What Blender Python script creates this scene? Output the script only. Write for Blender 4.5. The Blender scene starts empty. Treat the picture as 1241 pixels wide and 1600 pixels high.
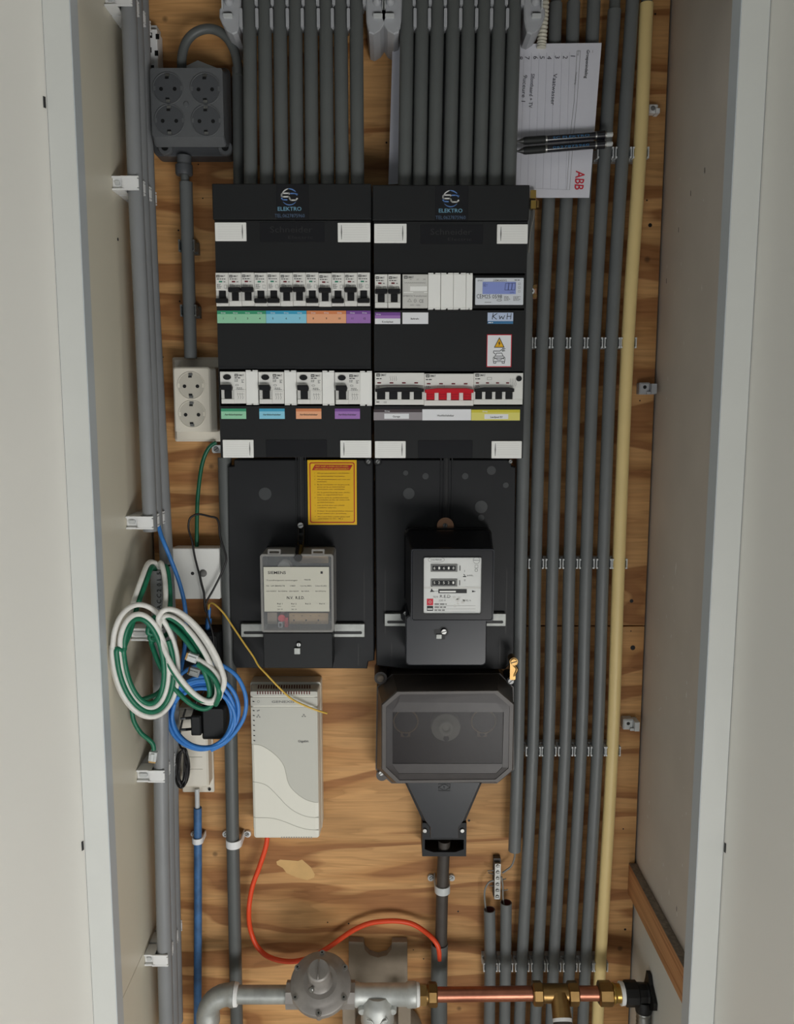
import bpy, bmesh, math, random
from mathutils import Vector, Matrix
random.seed(7)
S = bpy.context.scene
COL = S.collection
PI = math.pi

# ------------------------------------------------------------------ camera
FPX, PX0, PY0 = 1280.0, 608.0, 800.0
PITCH = math.radians(7.4)
DIST, CZ = 1.28, 1.50
cd = bpy.data.cameras.new('camera'); cam = bpy.data.objects.new('camera', cd); COL.objects.link(cam)
cam.location = (0, -DIST, CZ); cam.rotation_euler = (PI/2 - PITCH, 0, 0)
cd.sensor_fit = 'VERTICAL'; cd.sensor_height = 24; cd.lens = FPX/1600*24
cd.shift_x = (620.5-PX0)/1600; cd.clip_start = .02
S.camera = cam

# ------------------------------------------------------------------ light
w = bpy.data.worlds.new('world'); S.world = w; w.use_nodes = True
w.node_tree.nodes['Background'].inputs[0].default_value = (.82, .9, 1, 1)
w.node_tree.nodes['Background'].inputs[1].default_value = .14
def area(name, loc, target, sx, sy, power, color):
    l = bpy.data.lights.new(name, 'AREA'); l.shape = 'RECTANGLE'; l.size = sx; l.size_y = sy; l.energy = power; l.color = color
    o = bpy.data.objects.new(name, l); COL.objects.link(o); o.location = loc
    o.rotation_euler = (Vector(target)-Vector(loc)).to_track_quat('-Z', 'Y').to_euler(); return o
area('window_daylight', (.78, -2.25, .05), (-.1, 0, .9), 1.2, .8, 45, (1, .99, .97))
area('left_fill', (-.6, -2.3, .15), (.1, 0, .9), .9, .8, 9, (.95, .98, 1))  # fill lamp added at left to brighten the right wall
S.view_settings.view_transform = 'Standard'; S.view_settings.look = 'None'
S.view_settings.exposure = 0.02; S.view_settings.gamma = 1.0; S.view_settings.use_curve_mapping = False

# ------------------------------------------------------------------ materials
def lin(c):
    c = c/255.0
    return c/12.92 if c <= .04045 else ((c+.055)/1.055)**2.4
MATS = {}
def mat(name, rgb, rough=.5, metal=0, noise=0, nscale=60, bump=0, trans=0, alpha=1, spec=.5, coat=0, ior=1.45, emit=0):
    m = bpy.data.materials.new(name); m.use_nodes = True; nt = m.node_tree; b = nt.nodes['Principled BSDF']
    c = (lin(rgb[0]), lin(rgb[1]), lin(rgb[2]), 1)
    b.inputs['Base Color'].default_value = c; b.inputs['Roughness'].default_value = rough; b.inputs['Metallic'].default_value = metal
    b.inputs['Specular IOR Level'].default_value = spec; b.inputs['Transmission Weight'].default_value = trans
    b.inputs['Alpha'].default_value = alpha; b.inputs['IOR'].default_value = ior; b.inputs['Coat Weight'].default_value = coat
    if emit:
        b.inputs['Emission Color'].default_value = c; b.inputs['Emission Strength'].default_value = emit
    if noise or bump:
        tc = nt.nodes.new('ShaderNodeTexCoord'); n = nt.nodes.new('ShaderNodeTexNoise')
        n.inputs['Scale'].default_value = nscale; n.inputs['Detail'].default_value = 4; nt.links.new(tc.outputs['Object'], n.inputs['Vector'])
        if noise:
            r = nt.nodes.new('ShaderNodeMapRange'); r.inputs[1].default_value = .3; r.inputs[2].default_value = .7
            r.inputs[3].default_value = 1-noise; r.inputs[4].default_value = 1+noise
            mx = nt.nodes.new('ShaderNodeVectorMath'); mx.operation = 'SCALE'; mx.inputs[0].default_value = c[:3]
            nt.links.new(n.outputs['Fac'], r.inputs[0]); nt.links.new(r.outputs[0], mx.inputs['Scale']); nt.links.new(mx.outputs[0], b.inputs['Base Color'])
        if bump:
            bp = nt.nodes.new('ShaderNodeBump'); bp.inputs['Strength'].default_value = bump; bp.inputs['Distance'].default_value = .001
            nt.links.new(n.outputs['Fac'], bp.inputs['Height']); nt.links.new(bp.outputs[0], b.inputs['Normal'])
    MATS[name] = m; return m
mat('left_wall_paint', (226, 219, 200), .4, noise=.02, nscale=5)
mat('pale_wood', (212, 172, 112), .6, noise=.05, nscale=60)
mat('white_paint', (214, 213, 205), .45, noise=.02, nscale=7, bump=.05)
mat('frame_edge', (196, 202, 206), .35)
mat('frame_paint', (214, 215, 210), .35, noise=.02, nscale=12, bump=.15)
mat('door_paint', (234, 232, 225), .5, noise=.015, nscale=4)
mat('black_plastic', (32, 33, 34), .5, spec=.3, noise=.05, nscale=15)
mat('dark_plastic', (31, 32, 34), .5, spec=.3, noise=.08, nscale=25)
mat('black', (9, 9, 10), .5)
mat('knock', (58, 60, 61), .45)
mat('meter_black', (20, 20, 23), .3, spec=.35)
mat('tel_blue', (78, 98, 124), .4)
mat('toggle_black', (22, 22, 24), .38)
mat('gloss_black', (36, 38, 43), .28, spec=.35)
mat('brown_black', (70, 64, 60), .42, noise=.16, nscale=30, bump=.05)
mat('pipe_grey', (104, 107, 107), .42, noise=.05, nscale=20)  # same plastic as pipe_left, darkened to hold the shade on the right
mat('pipe_dark', (90, 93, 92), .45, noise=.05, nscale=20)
mat('pipe_left', (134, 136, 138), .4, noise=.04, nscale=20)
mat('pipe_yellow', (228, 203, 142), .42, noise=.04, nscale=12)
mat('pipe_blue', (62, 104, 150), .5, noise=.3, nscale=50)
mat('cable_sheath', (66, 60, 55), .55, noise=.15, nscale=40)
mat('clip_white', (232, 233, 233), .45)
mat('clip_grey', (196, 199, 199), .5)
mat('bracket_grey', (168, 170, 174), .55)
mat('socket_grey', (92, 94, 96), .5, noise=.05, nscale=60)
mat('socket_grey_dark', (74, 76, 79), .5)
mat('cream', (226, 220, 206), .35)
mat('cream_dark', (196, 191, 178), .4)
mat('module_white', (228, 227, 222), .4)
mat('module_shade', (205, 204, 199), .45)
mat('filler_white', (240, 240, 236), .4)
mat('flap_white', (236, 236, 232), .45, bump=.1, nscale=400)
mat('print_grey', (120, 120, 118), .6)
mat('print_dark', (45, 45, 46), .6)
mat('red', (196, 24, 40), .35)
mat('dark_red', (110, 22, 36), .4)
mat('sign_red', (176, 24, 14), .45)
mat('green_ind', (62, 138, 112), .4)
mat('lab_green', (150, 208, 172), .5); mat('lab_green_d', (58, 150, 112), .5)
mat('lab_blue', (140, 206, 228), .5); mat('lab_blue_d', (62, 160, 196), .5)
mat('lab_orange', (236, 172, 132), .5); mat('lab_orange_d', (214, 134, 88), .5)
mat('lab_purple', (162, 118, 186), .5); mat('lab_purple_d', (122, 78, 152), .5)
mat('lab_grey', (150, 144, 148), .5); mat('lab_grey_d', (66, 56, 60), .5)
mat('lab_yellow', (222, 214, 116), .5); mat('lab_yellow_d', (206, 196, 60), .5)
mat('lab_lilac', (206, 190, 216), .5)
mat('lab_white', (230, 231, 234), .5)
mat('lab_ltblue', (190, 204, 230), .5); mat('lab_steel', (60, 116, 160), .5)
mat('lcd', (140, 154, 214), .25); mat('lcd_dark', (92, 98, 150), .4)
mat('silver_face', (214, 218, 224), .35)
mat('sign_yellow', (236, 186, 10), .4)
mat('sign_text', (120, 70, 8), .5)
mat('tri_yellow', (232, 176, 30), .5)
mat('sticker_dark', (28, 28, 30), .25)
mat('logo_silver', (206, 206, 204), .35); mat('logo_blue', (92, 130, 190), .35); mat('logo_teal', (110, 156, 180), .4)
mat('emboss', (42, 42, 42), .4)
mat('steel', (150, 150, 147), .35, 1, noise=.12, nscale=120)
mat('galv', (168, 170, 166), .5, .55, noise=.2, nscale=45, bump=.25)
mat('galv_light', (192, 194, 190), .5, .5, noise=.16, nscale=45, bump=.25)
mat('cast_grey', (148, 143, 138), .5, .35, noise=.16, nscale=40, bump=.3)
mat('brass', (150, 120, 76), .38, 1, noise=.15, nscale=60)
mat('brass_bright', (196, 162, 90), .3, 1)
mat('copper', (178, 118, 96), .38, 1, noise=.25, nscale=35)
mat('tape', (236, 236, 234), .7, bump=.4, nscale=200)
mat('mdf_grey', (142, 130, 114), .8, noise=.06, nscale=80)
mat('clear', (200, 203, 205), .12, alpha=.12, spec=.5)
mat('clear_edge', (160, 158, 154), .3, alpha=.55)
mat('smoke', (46, 40, 40), .28, alpha=.42, spec=.3)
mat('smoke_frame', (54, 49, 48), .34, noise=.12, nscale=60, spec=.35)
mat('plate_cream', (197, 195, 181), .5)
mat('bronze_board', (160, 132, 92), .5, noise=.1, nscale=90)
mat('meter_face', (216, 217, 214), .4, noise=.02, nscale=60)
mat('cable_white', (228, 226, 220), .45, noise=.05, nscale=150)
mat('cable_green', (22, 110, 80), .4, noise=.12, nscale=150)
mat('cable_blue', (62, 130, 206), .4, noise=.08, nscale=150)
mat('cable_orange', (232, 78, 40), .4)
mat('cable_yellow', (226, 186, 84), .4)
mat('cable_black', (30, 28, 29), .4)
mat('cable_grey', (128, 126, 120), .5)
mat('earth_green', (14, 92, 66), .35)
mat('rj_clear', (205, 208, 206), .15, alpha=.75, spec=.7)
mat('paper', (214, 214, 222), .7, noise=.02, nscale=30)
mat('paper_line', (158, 158, 168), .7)
mat('ink', (62, 60, 70), .6)
mat('abb_red', (200, 34, 54), .5)
mat('pen_body', (20, 20, 28), .2, coat=.5); mat('pen_grip', (26, 28, 27), .6)
mat('router_grey', (196, 195, 185), .45); mat('router_light', (226, 224, 212), .42); mat('router_top', (150, 147, 138), .5)
mat('router_line', (176, 174, 162), .5)
mat('copper_plate', (196, 150, 118), .35, .8)
mat('dust', (128, 118, 106), .9, noise=.25, nscale=180)
mat('flex', (206, 202, 186), .5)
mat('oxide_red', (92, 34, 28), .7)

def wood(name, c1, c2, c3, sx, sz, seed, rings):
    m = bpy.data.materials.new(name); m.use_nodes = True; nt = m.node_tree; N = nt.nodes.new; L = nt.links.new
    b = nt.nodes['Principled BSDF']; b.inputs['Roughness'].default_value = .6; b.inputs['Specular IOR Level'].default_value = .3
    tc = N('ShaderNodeTexCoord'); mp = N('ShaderNodeMapping'); mp.inputs['Scale'].default_value = (sx, 1, sz); mp.inputs['Location'].default_value = (seed, seed*.7, seed*.3)
    L(tc.outputs['Object'], mp.inputs['Vector'])
    n = N('ShaderNodeTexNoise'); n.inputs['Scale'].default_value = 1; n.inputs['Detail'].default_value = 2.2; n.inputs['Roughness'].default_value = .5; n.inputs['Distortion'].default_value = .35
    L(mp.outputs[0], n.inputs['Vector'])
    mu = N('ShaderNodeMath'); mu.operation = 'MULTIPLY'; mu.inputs[1].default_value = rings; L(n.outputs['Fac'], mu.inputs[0])
    fr = N('ShaderNodeMath'); fr.operation = 'FRACT'; L(mu.outputs[0], fr.inputs[0])
    rp = N('ShaderNodeValToRGB'); e = rp.color_ramp.elements
    e[0].position = 0; e[0].color = (*[lin(x) for x in c2], 1); e[1].position = 1; e[1].color = (*[lin(x) for x in c2], 1)
    for p, c in ((.20, c2), (.27, c1), (.60, c1), (.88, c3), (.97, c2)):
        k = e.new(p); k.color = (*[lin(x) for x in c], 1)
    L(fr.outputs[0], rp.inputs[0])
    mp2 = N('ShaderNodeMapping'); mp2.inputs['Scale'].default_value = (14, 1, 260); L(tc.outputs['Object'], mp2.inputs['Vector'])
    g = N('ShaderNodeTexNoise'); g.inputs['Scale'].default_value = 1; g.inputs['Detail'].default_value = 4; L(mp2.outputs[0], g.inputs['Vector'])
    mp3 = N('ShaderNodeMapping'); mp3.inputs['Scale'].default_value = (3, 1, 9); mp3.inputs['Location'].default_value = (5, 2, 1); L(tc.outputs['Object'], mp3.inputs['Vector'])
    g2 = N('ShaderNodeTexNoise'); g2.inputs['Scale'].default_value = 1; g2.inputs['Detail'].default_value = 3; L(mp3.outputs[0], g2.inputs['Vector'])
    r1 = N('ShaderNodeMapRange'); r1.inputs[1].default_value = .3; r1.inputs[2].default_value = .7; r1.inputs[3].default_value = .86; r1.inputs[4].default_value = 1.1; L(g.outputs['Fac'], r1.inputs[0])
    r2 = N('ShaderNodeMapRange'); r2.inputs[1].default_value = .3; r2.inputs[2].default_value = .7; r2.inputs[3].default_value = .85; r2.inputs[4].default_value = 1.12; L(g2.outputs['Fac'], r2.inputs[0])
    m1 = N('ShaderNodeMath'); m1.operation = 'MULTIPLY'; L(r1.outputs[0], m1.inputs[0]); L(r2.outputs[0], m1.inputs[1])
    sc = N('ShaderNodeVectorMath'); sc.operation = 'SCALE'; L(rp.outputs[0], sc.inputs[0]); L(m1.outputs[0], sc.inputs['Scale'])
    # small knots / pores
    # thin wavy latewood lines
    mpl = N('ShaderNodeMapping'); mpl.inputs['Scale'].default_value = (2.2, 1, 26); mpl.inputs['Location'].default_value = (seed, 3, 8); L(tc.outputs['Object'], mpl.inputs['Vector'])
    nl = N('ShaderNodeTexNoise'); nl.inputs['Scale'].default_value = 1; nl.inputs['Detail'].default_value = 3; nl.inputs['Distortion'].default_value = .4; L(mpl.outputs[0], nl.inputs['Vector'])
    ml = N('ShaderNodeMath'); ml.operation = 'MULTIPLY'; ml.inputs[1].default_value = 7; L(nl.outputs['Fac'], ml.inputs[0])
    fl_ = N('ShaderNodeMath'); fl_.operation = 'FRACT'; L(ml.outputs[0], fl_.inputs[0])
    rl = N('ShaderNodeValToRGB'); el = rl.color_ramp.elements; el[0].position = 0; el[0].color = (.80, .78, .74, 1); el[1].position = 1; el[1].color = (.84, .82, .78, 1)
    for p_, c_ in ((.07, (1, 1, 1, 1)), (.55, (1.0, 1.0, 1.0, 1))):
        k = el.new(p_); k.color = c_
    L(fl_.outputs[0], rl.inputs[0])
    mxl = N('ShaderNodeVectorMath'); mxl.operation = 'MULTIPLY'; L(sc.outputs[0], mxl.inputs[0]); L(rl.outputs[0], mxl.inputs[1]); sc = mxl
    v = N('ShaderNodeTexVoronoi'); v.inputs['Scale'].default_value = 13; L(tc.outputs['Object'], v.inputs['Vector'])
    kr = N('ShaderNodeMapRange'); kr.inputs[1].default_value = .03; kr.inputs[2].default_value = .075; kr.inputs[3].default_value = .45; kr.inputs[4].default_value = 1; L(v.outputs['Distance'], kr.inputs[0])
    sc2 = N('ShaderNodeVectorMath'); sc2.operation = 'SCALE'; L(sc.outputs[0], sc2.inputs[0]); L(kr.outputs[0], sc2.inputs['Scale'])
    L(sc2.outputs[0], b.inputs['Base Color'])
    bp = N('ShaderNodeBump'); bp.inputs['Strength'].default_value = .15; bp.inputs['Distance'].default_value = .001; L(g.outputs['Fac'], bp.inputs['Height']); L(bp.outputs[0], b.inputs['Normal'])
    MATS[name] = m
wood('plywood', (204, 156, 102), (160, 110, 66), (186, 136, 84), 1.7, 9, 3.1, 6)
wood('batten_wood', (190, 140, 96), (166, 116, 76), (180, 130, 88), 30, 60, 1.0, 3)

# scuffed right wall: white paint with scratches
def scuffed(name, rgb):
    m = mat(name, rgb, .5); nt = m.node_tree; N = nt.nodes.new; L = nt.links.new; b = nt.nodes['Principled BSDF']
    tc = N('ShaderNodeTexCoord'); mp = N('ShaderNodeMapping'); mp.inputs['Scale'].default_value = (1, 60, 16); mp.inputs['Rotation'].default_value = (.3, 0, 0); L(tc.outputs['Object'], mp.inputs[0])
    n = N('ShaderNodeTexNoise'); n.inputs['Scale'].default_value = 1; n.inputs['Detail'].default_value = 2; L(mp.outputs[0], n.inputs[0])
    r = N('ShaderNodeMapRange'); r.inputs[1].default_value = .74; r.inputs[2].default_value = .78; L(n.outputs['Fac'], r.inputs[0])
    n2 = N('ShaderNodeTexNoise'); n2.inputs['Scale'].default_value = 9; n2.inputs['Detail'].default_value = 3; L(tc.outputs['Object'], n2.inputs[0])
    mr = N('ShaderNodeMapRange'); mr.inputs[1].default_value = .3; mr.inputs[2].default_value = .7; mr.inputs[3].default_value = .95; mr.inputs[4].default_value = 1.05; L(n2.outputs['Fac'], mr.inputs[0])
    sc = N('ShaderNodeVectorMath'); sc.operation = 'SCALE'; sc.inputs[0].default_value = [lin(x) for x in rgb]; L(mr.outputs[0], sc.inputs['Scale'])
    mx = N('ShaderNodeMix'); mx.data_type = 'RGBA'; L(r.outputs[0], mx.inputs[0]); L(sc.outputs[0], mx.inputs[6]); mx.inputs[7].default_value = (.78, .76, .72, 1); L(mx.outputs[2], b.inputs['Base Color'])
scuffed('scuffed_board', (200, 191, 180))

# ------------------------------------------------------------------ pixel -> place
cp, sp = math.cos(PITCH), math.sin(PITCH)
def ray(px, py):
    u = (px-PX0)/FPX; v = (PY0-py)/FPX
    return Vector((u, cp+v*sp, -sp+v*cp))
def W(px, py, Y):
    d = ray(px, py); t = (Y+DIST)/d.y
    return Vector((d.x*t, Y, CZ+d.z*t))
def WX(px, py, X):
    d = ray(px, py); t = X/d.x
    return Vector((X, -DIST+d.y*t, CZ+d.z*t))
def R(x0, y0, x1, y1, Y):                       # X0,X1,Z0,Z1 of an upright rectangle on plane Y
    xm, ym = (x0+x1)/2, (y0+y1)/2
    return W(x0, ym, Y).x, W(x1, ym, Y).x, W(xm, y1, Y).z, W(xm, y0, Y).z
def mm(px, Y): return px*(Y+DIST)/FPX            # pixels to metres at depth Y

# ------------------------------------------------------------------ mesh builder
ORG = {}
_tc = {}
def text_geo(s, bold=False):
    if (s, bold) in _tc: return _tc[(s, bold)]
    c = bpy.data.curves.new('t', 'FONT'); c.body = s; c.size = 1; c.resolution_u = 2
    if bold: c.offset = .012
    o = bpy.data.objects.new('t', c); me = bpy.data.meshes.new_from_object(o)
    v = [(a.co.x, a.co.y) for a in me.vertices]; f = [tuple(p.vertices) for p in me.polygons]
    bpy.data.objects.remove(o); bpy.data.curves.remove(c); bpy.data.meshes.remove(me)
    if v:
        x0 = min(a[0] for a in v); x1 = max(a[0] for a in v); v = [(a[0]-x0, a[1]) for a in v]; wd = x1-x0
    else: wd = .3
    _tc[(s, bold)] = (v, f, wd); return _tc[(s, bold)]
def circ(cx, cz, r, n=16, rz=None, a0=0): return [(cx+r*math.cos(a0+2*PI*i/n), cz+(rz or r)*math.sin(a0+2*PI*i/n)) for i in range(n)]
def rrect(x0, x1, z0, z1, r, seg=4):
    if r <= 0: return [(x0, z0), (x1, z0), (x1, z1), (x0, z1)]
    o = []
    for cx, cz, a in ((x1-r, z0+r, -PI/2), (x1-r, z1-r, 0), (x0+r, z1-r, PI/2), (x0+r, z0+r, PI)):
        for i in range(seg+1): o.append((cx+r*math.cos(a+PI/2*i/seg), cz+r*math.sin(a+PI/2*i/seg)))
    return o
def smooth(pts, k=6, closed=False):
    P = [Vector(p) for p in pts]; n = len(P); out = []
    if n < 3: return P
    for i in range(n if closed else n-1):
        if closed: p0, p1, p2, p3 = P[i-1], P[i], P[(i+1) % n], P[(i+2) % n]
        else: p0, p1, p2, p3 = P[max(i-1, 0)], P[i], P[i+1], P[min(i+2, n-1)]
        for j in range(k):
            t = j/k
            out.append(.5*((2*p1)+(p2-p0)*t+(2*p0-5*p1+4*p2-p3)*t*t+(3*p1-p0-3*p2+p3)*t**3))
    if not closed: out.append(P[-1])
    return out
class MB:
    def __init__(s, m='black'): s.v = []; s.f = []; s.sm = []; s.mi = []; s.ms = []; s.use(m)
    def use(s, m):
        if m not in s.ms: s.ms.append(m)
        s.c = s.ms.index(m); return s
    def add(s, vs, fs, smooth=False):
        b = len(s.v); s.v += [Vector(x) for x in vs]
        for f in fs: s.f.append([b+i for i in f]); s.sm.append(smooth); s.mi.append(s.c)
        return s
    def loft(s, rings, cap0=True, cap1=True, sm=False, closed=False):
        n = len(rings[0]); vs = [p for r in rings for p in r]; fs = []
        m = len(rings)
        for i in range(m if closed else m-1):
            a, b = i*n, ((i+1) % m)*n
            for j in range(n): k = (j+1) % n; fs.append((a+j, a+k, b+k, b+j))
        s.add(vs, fs, sm)
        if not closed:
            if cap0: s.add(rings[0], [tuple(range(n))[::-1]])
            if cap1: s.add(rings[-1], [tuple(range(n))])
        return s
    def box(s, x0, x1, y0, y1, z0, z1):
        v = [(x, y, z) for z in (z0, z1) for x, y in ((x0, y0), (x1, y0), (x1, y1), (x0, y1))]
        return s.add(v, [(3, 2, 1, 0), (4, 5, 6, 7), (0, 1, 5, 4), (1, 2, 6, 5), (2, 3, 7, 6), (3, 0, 4, 7)])
    def prism(s, pts, yf, yb, c=0, sm=False):     # outline in XZ (counter-clockwise seen from the front), optional front chamfer c
        ins = pts
        rings = [[(x, yb, z) for x, z in pts]]
        if c:
            cx = sum(p[0] for p in pts)/len(pts); cz = sum(p[1] for p in pts)/len(pts)
            hx = max(abs(p[0]-cx) for p in pts); hz = max(abs(p[1]-cz) for p in pts)
            rings.append([(x, yf+c, z) for x, z in pts])
            ins = [(cx+(x-cx)*(1-c/hx), cz+(z-cz)*(1-c/hz)) for x, z in pts]
        rings.append([(x, yf, z) for x, z in ins])
        return s.loft(rings, sm=sm)
    def rbox(s, x0, x1, z0, z1, yf, yb, r=0, c=0, seg=4): return s.prism(rrect(x0, x1, z0, z1, r, seg), yf, yb, c)
    def frame(s, outer, inner, yf, yb):           # ring between two outlines of equal length
        n = len(outer); O = [(x, yf, z) for x, z in outer]; I = [(x, yf, z) for x, z in inner]
        Ob = [(x, yb, z) for x, z in outer]; Ib = [(x, yb, z) for x, z in inner]
        return s.loft([Ob, O, I, Ib], closed=True)
    def tube(s, pts, r, n=10, cap=True, closed=False, rr=None):
        P = [Vector(p) for p in pts]; m = len(P); rings = []; up = None
        for i in range(m):
            if closed: t = P[(i+1) % m]-P[i-1]
            else: t = P[min(i+1, m-1)]-P[max(i-1, 0)]
            if t.length < 1e-9: t = Vector((0, 0, 1))
            t.normalize()
            if up is None: up = Vector((0, 1, 0)) if abs(t.y) < .9 else Vector((1, 0, 0))
            a = (up-t*up.dot(t)); a.normalize(); b = t.cross(a); up = a
            q = rr[i] if rr else r
            rings.append([P[i]+(a*math.cos(2*PI*j/n)+b*math.sin(2*PI*j/n))*q for j in range(n)])
        return s.loft(rings, cap, cap, True, closed)
    def cyl(s, p0, p1, r0, r1=None, n=16, sm=True, cap=True):
        if r1 is None: r1 = r0
        p0 = Vector(p0); p1 = Vector(p1); t = (p1-p0).normalized(); up = Vector((0, 0, 1)) if abs(t.z) < .9 else Vector((0, 1, 0))
        a = (up-t*up.dot(t)).normalized(); b = t.cross(a)
        rg = [[p+(a*math.cos(2*PI*j/n)+b*math.sin(2*PI*j/n))*q for j in range(n)] for p, q in ((p0, r0), (p1, r1))]
        return s.loft(rg, cap, cap, sm)
    def lathe(s, p0, ax, prof, n=24, sm=True):    # prof: (distance along axis, radius)
        p0 = Vector(p0); t = Vector(ax).normalized(); up = Vector((0, 0, 1)) if abs(t.z) < .9 else Vector((0, 1, 0))
        a = (up-t*up.dot(t)).normalized(); b = t.cross(a)
        rg = [[p0+t*d+(a*math.cos(2*PI*j/n)+b*math.sin(2*PI*j/n))*max(q, 1e-5) for j in range(n)] for d, q in prof]
        return s.loft(rg, True, True, sm)
    def text(s, t, x, z, y, h, w=None, al='L', rot=0, bold=False):
        v, f, wd = text_geo(t, bold); k = h/.69; kx = (w/wd) if w else k
        W_ = wd*kx; ox = {'L': 0, 'C': -W_/2, 'R': -W_}[al]; c, n = math.cos(rot), math.sin(rot)
        return s.add([(x+(a*kx+ox)*c-(b*k)*n, y, z+(a*kx+ox)*n+(b*k)*c) for a, b in v], f)
    def build(s, name, parent=None, org=None):
        if parent is not None: o0 = ORG[parent.name]
        elif org is not None: o0 = Vector(org)
        else:
            xs = [v.x for v in s.v]; ys = [v.y for v in s.v]; zs = [v.z for v in s.v]
            o0 = Vector(((min(xs)+max(xs))/2, (min(ys)+max(ys))/2, min(zs)))
        me = bpy.data.meshes.new(name); me.from_pydata([v-o0 for v in s.v], [], s.f)
        for m in s.ms: me.materials.append(MATS[m])
        me.polygons.foreach_set('material_index', s.mi); me.polygons.foreach_set('use_smooth', s.sm); me.update()
        bm = bmesh.new(); bm.from_mesh(me)
        bmesh.ops.recalc_face_normals(bm, faces=[f for f in bm.faces if all(len(e.link_faces) == 2 for e in f.edges)])
        bm.to_mesh(me); bm.free()
        o = bpy.data.objects.new(name, me); COL.objects.link(o)
        if parent is not None: o.parent = parent
        else: o.location = o0
        ORG[o.name] = o0.copy(); return o
def tag(o, label, cat, group=None):
    o['label'] = label; o['category'] = cat
    if group: o['group'] = group
    return o
def struct(o): o['kind'] = 'structure'; return o
def thing(name, label, cat, loc, group=None):
    o = bpy.data.objects.new(name, None); COL.objects.link(o); o.empty_display_size = .02
    o.location = loc; ORG[o.name] = Vector(loc); return tag(o, label, cat, group)
def dup(root, d, label):
    r = root.copy(); COL.objects.link(r); r.location = Vector(root.location)+Vector(d); r['label'] = label
    ORG[r.name] = ORG[root.name]+Vector(d)
    for ch in list(root.children):
        c = ch.copy(); COL.objects.link(c); c.parent = r
        for g in list(ch.children):
            k = g.copy(); COL.objects.link(k); k.parent = c
    return r
def screw(mb, x, z, y, r, m='steel', ang=.6):     # slotted screw head facing the viewer
    mb.use(m).prism(circ(x, z, r, 14), y-.0015, y, .0005)
    c, s_ = math.cos(ang), math.sin(ang)
    mb.use('black').add([(x+a*c-b*s_, y-.0017, z+a*s_+b*c) for a, b in ((-r*.85, -r*.13), (r*.85, -r*.13), (r*.85, r*.13), (-r*.85, r*.13))], [(0, 1, 2, 3)])
    return mb
ORD = ['first', 'second', 'third', 'fourth', 'fifth', 'sixth', 'seventh', 'eighth', 'ninth', 'tenth', 'eleventh', 'twelfth']
# ================================================================== SETTING
XL, XR, YF = -.376, .413, -.225                   # side walls and front edge of the cupboard
ZT = 2.13
struct(MB('white_paint').box(XL-.02, XR+.02, .019, .05, -.02, ZT).build('wall_back'))
zs = WX(220, 1497, XL).z
mbw = MB('left_wall_paint').box(XL-.02, XL, YF, .019, zs+.0006, ZT); mbw.box(XL-.02, XL, YF, .019, -.02, zs-.0006)
mbw.use('print_dark').box(XL-.015, XL-.002, YF+.002, .018, zs-.0006, zs+.0006)
for px, py in ((184, 374), (229, 1192)):
    p = WX(px, py, XL); mbw.use('print_dark').cyl((XL-.001, p.y, p.z), (XL+.0006, p.y, p.z), .0022, n=10)
struct(mbw.build('wall_left'))
zb1 = WX(1003, 1364, XR).z; zb0 = WX(1069, 1572, .401).z
mbw = MB('scuffed_board').box(XR, XR+.02, YF, .019, zb0+.01, ZT)
mbw.use('print_dark')
for px, py in ((1102, 266), (1061, 359), (1042, 439), (1080, 302), (1058, 1420), (1084, 1225)):
    p = WX(px, py, XR); mbw.add([(XR-.0003, p.y-.001, p.z-.004), (XR-.0003, p.y+.001, p.z-.003), (XR-.0003, p.y+.0012, p.z+.004), (XR-.0003, p.y-.0005, p.z+.003)], [(0, 1, 2, 3)])
mbw.use('clip_white')
for i in range(46):
    px = random.uniform(1005, 1072); py = random.uniform(900, 1440) if i > 10 else random.uniform(250, 800)
    px = min(px + (1400-py)*.03, 1100)
    p = WX(px, py, XR); l = random.uniform(.001, .006); a = random.uniform(-.5, .5); tt = random.uniform(.0003, .0007)
    mbw.add([(XR-.0003, p.y-tt, p.z), (XR-.0003, p.y+tt, p.z), (XR-.0003, p.y+tt+l*a, p.z+l), (XR-.0003, p.y-tt+l*a, p.z+l)], [(0, 1, 2, 3)])
struct(mbw.build('wall_right'))
struct(MB('white_paint').box(XR, XR+.02, YF, .019, -.02, zb0+.0095).build('wall_right_lower'))
struct(MB('white_paint').box(XL-.02, XR+.02, YF, .05, ZT, ZT+.03).build('ceiling'))
struct(MB('white_paint').box(-1.6, 1.6, -3.6, .05, -.05, -.02).build('floor'))
FY = -.25
XF = .399                                          # inner edge of the right frame post, a little proud of the side wall
m = MB('frame_paint').box(XL-.031, XL+.0005, FY, YF-.0002, -.02, ZT+.06); m.use('frame_edge').box(XL+.0005, XL+.0015, FY+.0006, YF-.0002, -.02, ZT+.06); struct(m.build('trim_1'))
FR = -.286
m = MB('frame_paint').box(XF+.001, XF+.033, FR, YF-.0352, -.02, ZT+.06); m.use('frame_edge').box(XF, XF+.001, FR+.0006, YF-.0352, -.02, ZT+.06); struct(m.build('trim_2'))
struct(MB('white_paint').box(XR, XR+.02, YF-.035, YF-.0001, -.02, ZT).build('trim_3'))
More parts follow.
